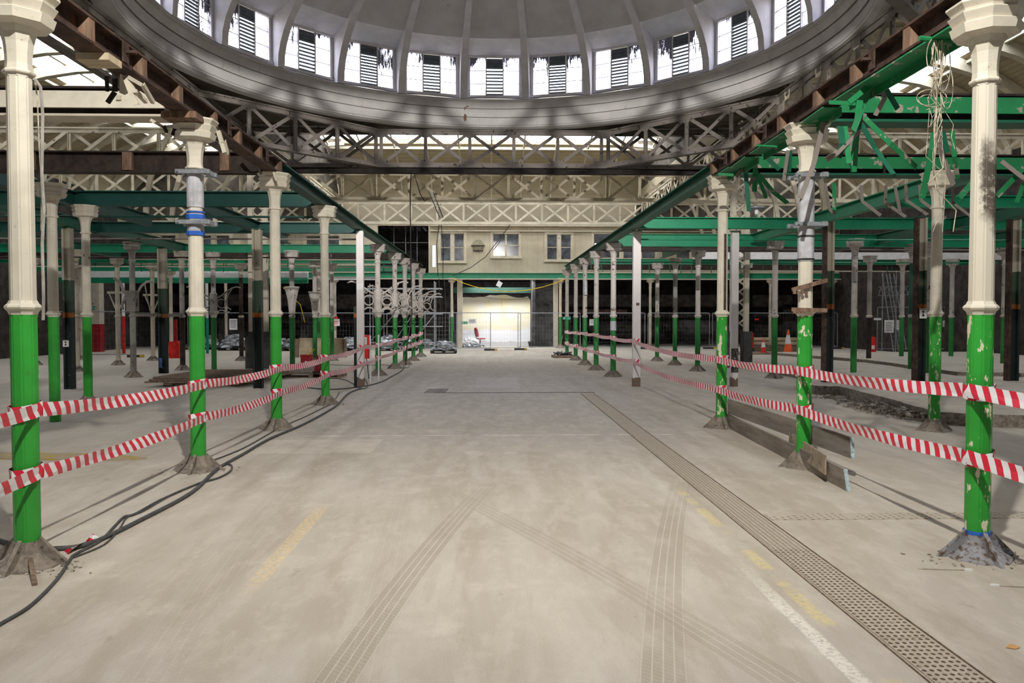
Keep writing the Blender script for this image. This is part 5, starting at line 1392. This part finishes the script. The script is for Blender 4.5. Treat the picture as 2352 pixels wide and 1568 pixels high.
# office chair
p = gd(1103, 789); p = Vector((at(1103, 789, 43.9).x + .1, 46.9, 0))
p = at(1103, 790, 47.0); g = thing('office_chair', 'faded red office swivel chair turned sideways before the bright wall', 'chair', (p.x, 46.6, 0), .5)
MB().prism([(-.22, -.22), (.22, -.24), (.25, .2), (-.2, .24)], .44, .52).build('seat', M['chair'], g)
b = MB(); b.prism([(-.16, 0), (.16, 0), (.20, .2), (.18, .46), (.08, .55), (-.08, .55), (-.18, .46), (-.20, .2)], 0, .07, Matrix.Translation((-.24, 0, .60)) @ Matrix.Rotation(-.15, 4, 'Y') @ Matrix(((0, 0, 1, 0), (1, 0, 0, 0), (0, 1, 0, 0), (0, 0, 0, 1)))); b.build('backrest', M['chair'], g)
MB().tube([(-.2, 0, .46), (-.27, 0, .5), (-.24, 0, .65)], .02, 6).build('back_stem', M['rubber'], g)
MB().tube([(0, 0, .1), (0, 0, .44)], .03, 8).build('gas_column', M['rubber'], g)
for k in range(5):
    a_ = k * 2 * pi / 5; MB().bar((0, 0, .12), (.27 * cos(a_), .27 * sin(a_), .07), .04, .03).build('star_leg', M['rubber'], g)
    MB().lathe([(.02, 0), (.03, .02), (.02, .05)], 8, (.27 * cos(a_), .27 * sin(a_), 0)).build('caster', M['rubber'], g)

def blob(name, pos, sx, sy, sz, mat, label, cat, seed=1, rough=.25, smooth=True, parent=None, **kw):
    b = MB(); r = random.Random(seed); nu, nv = 14, 8
    for j in range(nv + 1):
        v = pi / 2 * j / nv
        for i in range(nu):
            a_ = 2 * pi * i / nu; k = 1 + r.uniform(-rough, rough) * (1 if j < nv else 0)
            b.v.append((pos[0] + sx * cos(a_) * cos(v) ** .5 * k, pos[1] + sy * sin(a_) * cos(v) ** .5 * k, pos[2] + sz * sin(v) * (1 + r.uniform(-rough, rough) * .7)))
    for j in range(nv):
        for i in range(nu): q = j * nu + i; q2 = j * nu + (i + 1) % nu; b.f.append((q, q2, q2 + nu, q + nu))
    b.f.append(tuple(reversed(range(nu))))
    o = b.build(name, M[mat], parent, False)
    if parent is None: tag(o, label, cat, **kw)
    elif label: tag(o, label)
    return o
p = at(1058, 785, 45.6); blob('bin_bag', (p.x - .35, 46.0, 0), .32, .3, .95, 'bag', 'black rubbish sacks piled at the chair side of the doorway', 'rubbish sack', 3, .15)
p = at(1080, 790, 45.8); blob('rubbish_bag', (p.x, 45.7, 0), .5, .3, .5, 'white', 'white rubbish bags slumped before the bright wall', 'rubbish bag', 5, .35)
p = at(1082, 793, 45.0); blob('green_sheet', (p.x, 45.1, 0), .6, .3, .26, 'film', 'crumpled grey-green plastic sheet in front of the white bags', 'sheet', 6, .3)
p = at(1220, 790, 45.3); g = thing('bucket', 'black bucket at the foot of the grey passage wall', 'bucket', (p.x, 45.3, 0)); MB().lathe([(.13, 0), (.19, .34), (.2, .35), (.17, .33), (.11, .04)], 14).build('bucket_body', M['rubber'], g)
MB().tube([(-.2, 0, .34), (0, 0, .52), (.2, 0, .34)], .008, 5).build('handle', M['galv'], g)
# side clutter: pallets with foil-wrapped loads
def pallet(parent=None, w=1.2, d=1.0, mat='timber'):
    b = MB()
    for k in range(7): b.box(-w / 2 + k * w / 7, -w / 2 + (k + .8) * w / 7, -d / 2, d / 2, .12, .14)
    for k in range(3):
        yy = -d / 2 + .03 + k * (d - .12) / 2; b.box(-w / 2, w / 2, yy, yy + .08, .10, .12); b.box(-w / 2, w / 2, yy, yy + .08, 0, .02)
        for xx in (-w / 2, -.06, w / 2 - .12): b.box(xx, xx + .12, yy, yy + .08, .02, .10)
    return b.build('pallet_base' if parent else 'pallet', M[mat], parent)
def wrapped(px, py, w, d, h, label, seed, blue=False):
    p = gd(px, py); t = thing('wrapped_pallet', label, 'pallet load', (p.x, p.y + d / 2, 0), 0)
    pallet(t, w, d, 'rubber'); blob('plastic_film', (0, 0, .145), w * .47, d * .47, h, 'film', None, None, seed, .28, parent=t)
    b = MB(); r = random.Random(seed)
    for k in range(7): a_ = r.uniform(0, 6); b.bar((w * .4 * cos(a_), d * .4 * sin(a_), .2), (w * .35 * cos(a_ + 2), d * .3 * sin(a_ + 2), .16 + h * r.uniform(.5, 1)), .03, .03)
    b.build('loose_lengths', M['tube'], t); return t
wrapped(1018, 812, 1.25, 1.0, .42, 'low wrapped bundle on a black pallet in front of the doorway', 11)
for i, (px, py, w, h, lb) in enumerate(((470, 803, 1.3, .55, 'film-wrapped pallet load at the far end of the cable aisle'), (531, 805, 1.4, .62, 'film-wrapped pallet load with grey timber, below the white notice'), (800, 806, 1.2, .5, 'film-wrapped pallet load behind the white post'),
      (888, 806, 1.1, .6, 'film-wrapped pallet load between the first two bracket columns'), (938, 806, .8, .5, 'film-wrapped pallet load with blue base behind the bracket columns'), (650, 806, 1.2, .45, 'dark wrapped pallet load behind the third street column'), (975, 800, .9, .35, 'low wrapped bundle by the scaffold tower'))):
    wrapped(px, py, w, 1.0, h, lb, 20 + i)
# stacked white boards
for i, (px0, px1, py0, py1, y) in enumerate(((688, 719, 776, 818, 34.5), (727, 791, 776, 818, 34.2))):
    a, b_ = at(px0, py1, y), at(px1, py0, y)
    tag(MB().box(a.x, b_.x, y, y + .04, 0.0, b_.z).build('board_sheet', M['plywood']), 'large pale board standing on edge %s' % ('left of the green column behind the tub' if i == 0 else 'right of the green column behind the tub'), 'board')
for i, px in enumerate((680, 684, 788, 794)):
    a = at(px, 818, 34.0); tag(MB().box(a.x - .05, a.x + .03, 33.9, 34.12, 0, .80).build('board_edge', M['timber']), ['outer brown board edge left of the pale boards', 'inner brown board edge left of the pale boards', 'inner brown board edge right of the pale boards', 'outer brown board edge right of the pale boards'][i], 'board')
# red tub, cones and block on a pallet by the fourth column
p = gd(712, 868); py_ = p.y
g = thing('pallet', 'worn timber pallet on the floor beside the fourth street column', 'pallet', (p.x, p.y + .5, 0)); o = pallet(None, 1.5, .9, 'timber'); bpy.data.objects.remove(o)
pallet(g, 1.75, .9, 'timber')
y = p.y + .45
def on(px0, px1, py0, py1, yy):
    a, b_ = at(px0, py1, yy), at(px1, py0, yy); return a.x, b_.x, a.z, b_.z
x0_, x1_, z0_, z1_ = on(676, 730, 842, 858, y); 
g = thing('concrete_block', 'grey concrete block lying on the timber pallet', 'block', ((x0_ + x1_) / 2, y, .142)); MB().box(-(x1_ - x0_) / 2, (x1_ - x0_) / 2, -.2, .2, 0, .17).build('block_body', M['block'], g)
x0_, x1_, z0_, z1_ = on(692, 718, 802, 830, y + 2.4)
g = thing('red_tub', 'dark red plastic tub with a white tag and tools poking out', 'tub', ((x0_ + x1_) / 2, y + 2.4, 0)); w = (x1_ - x0_) / 2
MB().lathe([(w * 1.15, .0), (w * 1.3, .48), (w * 1.42, .50), (w * 1.42, .53), (w * 1.2, .53), (w * 1.1, .05)], 4, cap=True).build('tub_body', M['maroon'], g)
MB().box(-.02, .06, -w - .02, -w - .01, .18, .34).build('tag', M['paper'], g)
MB().tube([(-.1, 0, .4), (.25, 0, .72)], .02, 6).build('tool_handle', M['yellow'], g)
def cone(label, loc, h=.75, colr='orange', bands=((.42, .72),), base=True, group=None):
    t = thing('traffic_cone', label, 'traffic cone', loc, .3, group); rb = h * .19
    def rr(f): return rb + (.028 - rb) * f
    MB().lathe([(rr(0), .03), (rr(1), h), (.018, h), (.0, h - .01)], 20, cap=False).build('cone_body', M[colr], t, True)
    for f0, f1 in bands: MB().lathe([(rr(f0) + .002, .03 + (h - .03) * f0), (rr(f1) + .002, .03 + (h - .03) * f1)], 20, cap=False).build('reflective_band', M['white'], t, True)
    s = h * .25
    if base: MB().prism([(-s, -s * .8), (-s * .8, -s), (s * .8, -s), (s, -s * .8), (s, s * .8), (s * .8, s), (-s * .8, s), (-s, s * .8)], 0, .035).build('base', M['rubber'], t)
    return t
q = at(728, 858, py_ + .15); cone('dark red cone tipped against the pallet with a white tag, frontmost of three', (q.x, py_ + .18, .142), .50, 'maroon', ()); 
q = at(714, 838, py_ + .8); cone('dark red cone behind the tagged cone on the pallet', (q.x, py_ + .78, .142), .46, 'maroon', ())
q = at(737, 845, py_ + .5); cone('darkest red cone on the pallet, touching the fourth column', (q.x, py_ + .55, .142), .48, 'maroon', ())
# orange cones on the low platform
p = gd(1752, 820)
gp_ = thing('low_platform', 'low platform of stacked timber boards under the traffic cones', 'platform', (0, 0, 0))
a, b_ = gd(1690, 826), gd(1832, 826)
for k in range(4): MB().box(a.x - .1 + .05 * k, b_.x + .1 - .04 * k, a.y + .06 * k, a.y + 2.3, .002 + .062 * k, .055 + .062 * k).build('board', M['timber'], gp_)
zt = .242
q = gd(1752, 811, zt); cone('smaller red and white traffic cone on the low timber platform', (q.x, a.y + .5, zt), .62, 'red', ((.38, .72),), False)
q = gd(1810, 806, zt); cone('taller orange traffic cone with a black base on the low timber platform', (at(1810, 806, a.y + 1.2).x, a.y + 1.2, zt), .98, 'orange', ((.36, .76),))
a, b_ = at(1728, 800, 37), at(1835, 800, 37)
for k in range(3): tag(MB().box(a.x, b_.x, 37, 37.2, .25 + .19 * k - .25 * (k == 0), .40 + .19 * k).build('timber_rail', M['plywood' if k else 'timber']), ['lowest', 'middle', 'top'][k] + ' timber of the stack behind the traffic cones', 'timber')
for i, (px0, px1, py0, py1) in enumerate(((1717, 1723, 766, 799), (1726, 1731, 764, 799))):
    a, b_ = at(px0, py1, 34), at(px1, py0, 34); g = thing('barrier_strip', 'upright red plastic barrier strip by the slim black column, %s' % ('left one' if i == 0 else 'right one'), 'barrier', ((a.x + b_.x) / 2, 34, 0)); w = (b_.x - a.x) / 2
    MB().box(-w, w, -.03, .03, a.z, b_.z).build('red_strip', M['red'], g); MB().box(-w * 1.2, w * 1.2, -.1, .1, 0, a.z).build('foot_block', M['rubber'], g)
a, b_ = at(1997, 822, 32), at(2006, 784, 32)
g = thing('fire_point', 'red plastic stand at the corner of the raised slab', 'stand', (a.x, 32, .2)); MB().prism([(0, 0), (.22, 0), (.20, .72), (.12, .74)], -.12, .12, Matrix(((1, 0, 0, 0), (0, 0, -1, 0), (0, 1, 0, 0), (0, 0, 0, 1)))).build('body', M['red'], g); MB().box(.02, .14, -.15, -.13, .22, .38).build('label_plate', M['paper'], g)
# red units in the cable aisle
a, b_ = at(391, 820, 33.6), at(414, 780, 33.6)
g = thing('barrier_unit', 'bright red plastic barrier unit with tall red post behind slim cream columns', 'barrier', (a.x, 33.6, 0)); w = b_.x - a.x
MB().prism([(0, 0), (w, 0), (w, .60), (w * .8, .75), (0, .70)], -.15, .15, Matrix(((1, 0, 0, 0), (0, 0, -1, 0), (0, 1, 0, 0), (0, 0, 0, 1)))).build('body', M['red'], g); MB().box(w * .4, w * .7, -.05, .05, .7, 1.65).build('tall_post', M['maroon'], g)
for px0, px1, py0, py1, y, mt, up, lb in ((281, 287, 726, 800, 38, 'red', 'paper', 'round post painted red below and white above, between the fork-bracket columns'), (473, 479, 730, 786, 38, 'signgreen', 'paper', 'round post painted green and white beside the wrapped column')):
    a, b_ = at(px0, 800, y), at(px1, py0, y); g = thing('painted_post', lb, 'post', ((a.x + b_.x) / 2, y, 0)); r_ = (b_.x - a.x) / 2
    MB().tube([(0, 0, 0), (0, 0, b_.z)], r_, 12).build('lower_shaft', M[mt], g); MB().tube([(0, 0, b_.z), (0, 0, 3.6)], r_ * .98, 12).build('upper_shaft', M[up], g)
a, b_ = at(213, 800, 40), at(234, 744, 40)
g = thing('square_pier', 'cream square pier with a dark red dado in the far cable aisle', 'pier', ((a.x + b_.x) / 2, 40, 0)); w = (b_.x - a.x) / 2
MB().box(-w, w, -.25, .25, 0, b_.z).build('dado', M['maroon'], g); MB().box(-w, w, -.25, .25, b_.z, 3.7).build('shaft', M['cream_dull'], g)
# red cabinet by the white post
a, b_ = at(831, 823, 22), at(851, 769, 22)
g = thing('red_cabinet', 'bright red site cabinet with a paper notice standing beside the white post', 'cabinet', ((a.x + b_.x) / 2 - .03, 22, 0)); w = .13
MB().box(-w, w, -.12, .12, a.z, b_.z).build('body', M['red'], g); notice(g, -.06, .07, b_.z - .26, b_.z - .06, -.121, 'text')
for s in (-1, 1): MB().bar((s * .1, 0, 0), (s * .04, 0, a.z), .02, .02).build('leg', M['rubber'], g)
g = thing('handrail_frame', 'white tubular frame standing beside the red cabinet', 'frame', (0, 0, 0))
for px in (848, 857): p = gd(px, 880); MB().tube([(p.x, 20.6 + (.8 if px > 850 else 0), 0), (p.x, 20.6 + (.8 if px > 850 else 0), 1.25)], .022, 8).build('upright', M['white'], g)
# stack of framed grilles on the floor in the cable aisle
g = thing('grille_stack', 'stack of dark slatted timber grilles lying on a pallet in the cable aisle', 'grille stack', (0, 0, 0)); a, b_ = gd(335, 890), gd(555, 893)
for lv in range(3):
    b = MB(); z = .13 + .05 * lv; x0_, x1_, y0_, y1_ = a.x + .06 * lv, b_.x - .05 * lv, a.y + .1 * lv, a.y + 3.2 - .1 * lv
    for x in (x0_, x1_): b.bar((x, y0_, z), (x + .25, y1_, z), .07, .04)
    for k in range(15):
        t = k / 14; b.bar((x0_ + .25 * t, y0_ + (y1_ - y0_) * t, z), (x1_ + .25 * t, y0_ + (y1_ - y0_) * t, z), .05, .035)
    b.build('grille', M['timber'], g)
MB().box(a.x + .3, a.x + .5, a.y + .3, a.y + 2.8, 0, .105).box(b_.x - .5, b_.x - .3, a.y + .3, a.y + 2.8, 0, .105).build('bearer', M['timber'], g)
p = gd(1294, 822); g = thing('debris_tray', 'shallow wooden tray heaped with pipe offcuts near the far chipped columns', 'tray', (p.x, p.y + .3, 0), .1)
MB().box(-.42, .42, -.35, .35, 0, .04).box(-.44, -.40, -.35, .35, 0, .12).box(.40, .44, -.35, .35, 0, .12).box(-.42, .42, -.37, -.33, 0, .12).build('tray', M['timber'], g)
b = MB(); r = random.Random(3)
for k in range(16): a_ = r.uniform(0, 3.1); c_ = (r.uniform(-.25, .25), r.uniform(-.2, .2)); b.tube([(c_[0] - .25 * cos(a_), c_[1] - .2 * sin(a_), .06 + .01 * k), (c_[0] + .25 * cos(a_), c_[1] + .2 * sin(a_), .08 + .012 * k)], .025, 6)
tag(b.build('offcuts', M['bag'], g), None, None, None, 'stuff')
# aluminium ladders and truss in the cone aisle
def ladder(label, p0, p1, p2, p3, y0, y1):
    g = thing('ladder', label, 'ladder'); A, B = at(*p0, y0), at(*p1, y1); C_, D = A + Vector((.36, 0, 0)), B + Vector((.36, 0, 0))
    MB().bar(A, B, .03, .07).build('stile', M['galv'], g); MB().bar(C_, D, .03, .07).build('stile', M['galv'], g)
    for k in range(1, 16): MB().bar(A.lerp(B, k / 16), C_.lerp(D, k / 16), .025, .025).build('rung', M['galv'], g)
ladder('aluminium ladder leaning toward the beams behind the fence notices', (2052, 806), (2026, 628), 0, 0, 34.9, 36.2)
ladder('second aluminium ladder close beside the first, leaning the same way', (2064, 804), (2036, 628), 0, 0, 35.1, 36.6)
g = thing('lattice_boom', 'horizontal aluminium lattice truss held up on poles in the far cone aisle', 'truss'); A, B = at(2018, 659, 37), at(2120, 656, 37); dz = Vector((0, 0, -.42))
for q in (0, 1): MB().tube([A + dz * q, B + dz * q], .025, 6).build('chord', M['galv'], g)
for k in range(9): p_, q_ = A.lerp(B, k / 9), A.lerp(B, (k + 1) / 9); MB().bar(p_ + dz, p_.lerp(q_, .5), .03, .03).build('web_bar', M['galv'], g); MB().bar(p_.lerp(q_, .5), q_ + dz, .03, .03).build('web_bar', M['galv'], g)
for px in (2027, 2058, 2218): p_ = at(px, 700, 37); MB().tube([(p_.x, 37, .0 if px > 2200 else 0), (p_.x, 37, 4.2)], .024, 6).build('pole', M['tube'], g)
# dark store contents: shelving and plain blocks showing as dim shapes
for px0, px1, z0_, z1_, y, mt, lb in ((1300, 1440, 1.9, 2.3, 50, 'rust', 'rusty beam dimly visible in the dark store behind the far columns'), (1560, 1660, .0, 1.6, 50, 'concrete_dark', 'low grey block wall in the dark store'), (1800, 1830, 0, 2.6, 50, 'concrete_dark', 'grey pier in the dark store behind the cones'),
      (880, 1000, 0, .8, 49, 'concrete_dark', 'low grey parapet behind the scaffold tower'), (690, 760, 0, 2.0, 48.5, 'concrete_dark', 'grey panel in the dark store behind the red tub'), (500, 560, 0, 1.7, 48.5, 'concrete_dark', 'mottled grey panel in the dark store by the notice'), (1960, 2040, 0, 1.5, 50, 'concrete_dark', 'dim block wall behind the raised slab')):
    a, b_ = at(px0, 800, y), at(px1, 800, y); tag(MB().box(a.x, b_.x, y, y + .2, z0_, z1_).build('store_wall_block', M[mt]), lb, 'block')
# small floor litter
for px, py, L, lb in ((2108, 1307, .30, 'thin stick with a white end on the floor left of the blue-grey foot'), (2275, 1345, .35, 'thin stick with a white end on the floor right of the blue-grey foot')):
    p = gd(px, py); g = thing('marker_stick', lb, 'stick', (p.x, p.y, .004), -.12 if px < 2200 else -.2)
    if px < 2200: MB().bar((0, 0, 0), (L, 0, 0), .005, .005).build('stick', M['wire'], g); MB().bar((L, 0, .002), (L + .05, 0, .002), .016, .012).build('white_end', M['white'], g)
    else: MB().bar((0, 0, .002), (.05, 0, .002), .016, .012).build('white_end', M['white'], g); MB().bar((.05, 0, 0), (L, 0, 0), .005, .005).build('stick', M['wire'], g)
p = gd(2327, 1488); tag(MB().add([(p.x - .04, p.y, .004), (p.x, p.y + .02, .016), (p.x + .04, p.y, .006), (p.x, p.y - .02, .004)], [(0, 3, 2, 1)]).build('dry_leaf', M['skin_leaf']), 'curled brown leaf on the floor near the photo corner', 'leaf')
p = gd(78, 1330); tag(MB().bar(gd(62, 1270) + Vector((0, 0, .12)), gd(80, 1345) + Vector((0, 0, .01)), .03, .02).build('timber_offcut', M['timber']), 'short timber offcut leaning at the nearest cable-side column foot', 'timber')
# ragged litter around the feet of the near columns
for c, lb in ((leftcols[0], 'grit and flakes around the nearest cable-side column foot'), (leftcols[1], 'grit and flakes around the second cable-side column foot'), (leftcols[3], 'rubble crumbs around the fourth cable-side column foot'), (rightcols[0], 'paint flakes around the bluish foot')):
    x, y = c.location.x, c.location.y
    heap('grit', [Vector((x - .2, y - .1, 0)), Vector((x + .3, y - .1, 0))], 90, .003, .014, M['rubble'], lb, 'grit', .18, 0, .01, int(y * 3))
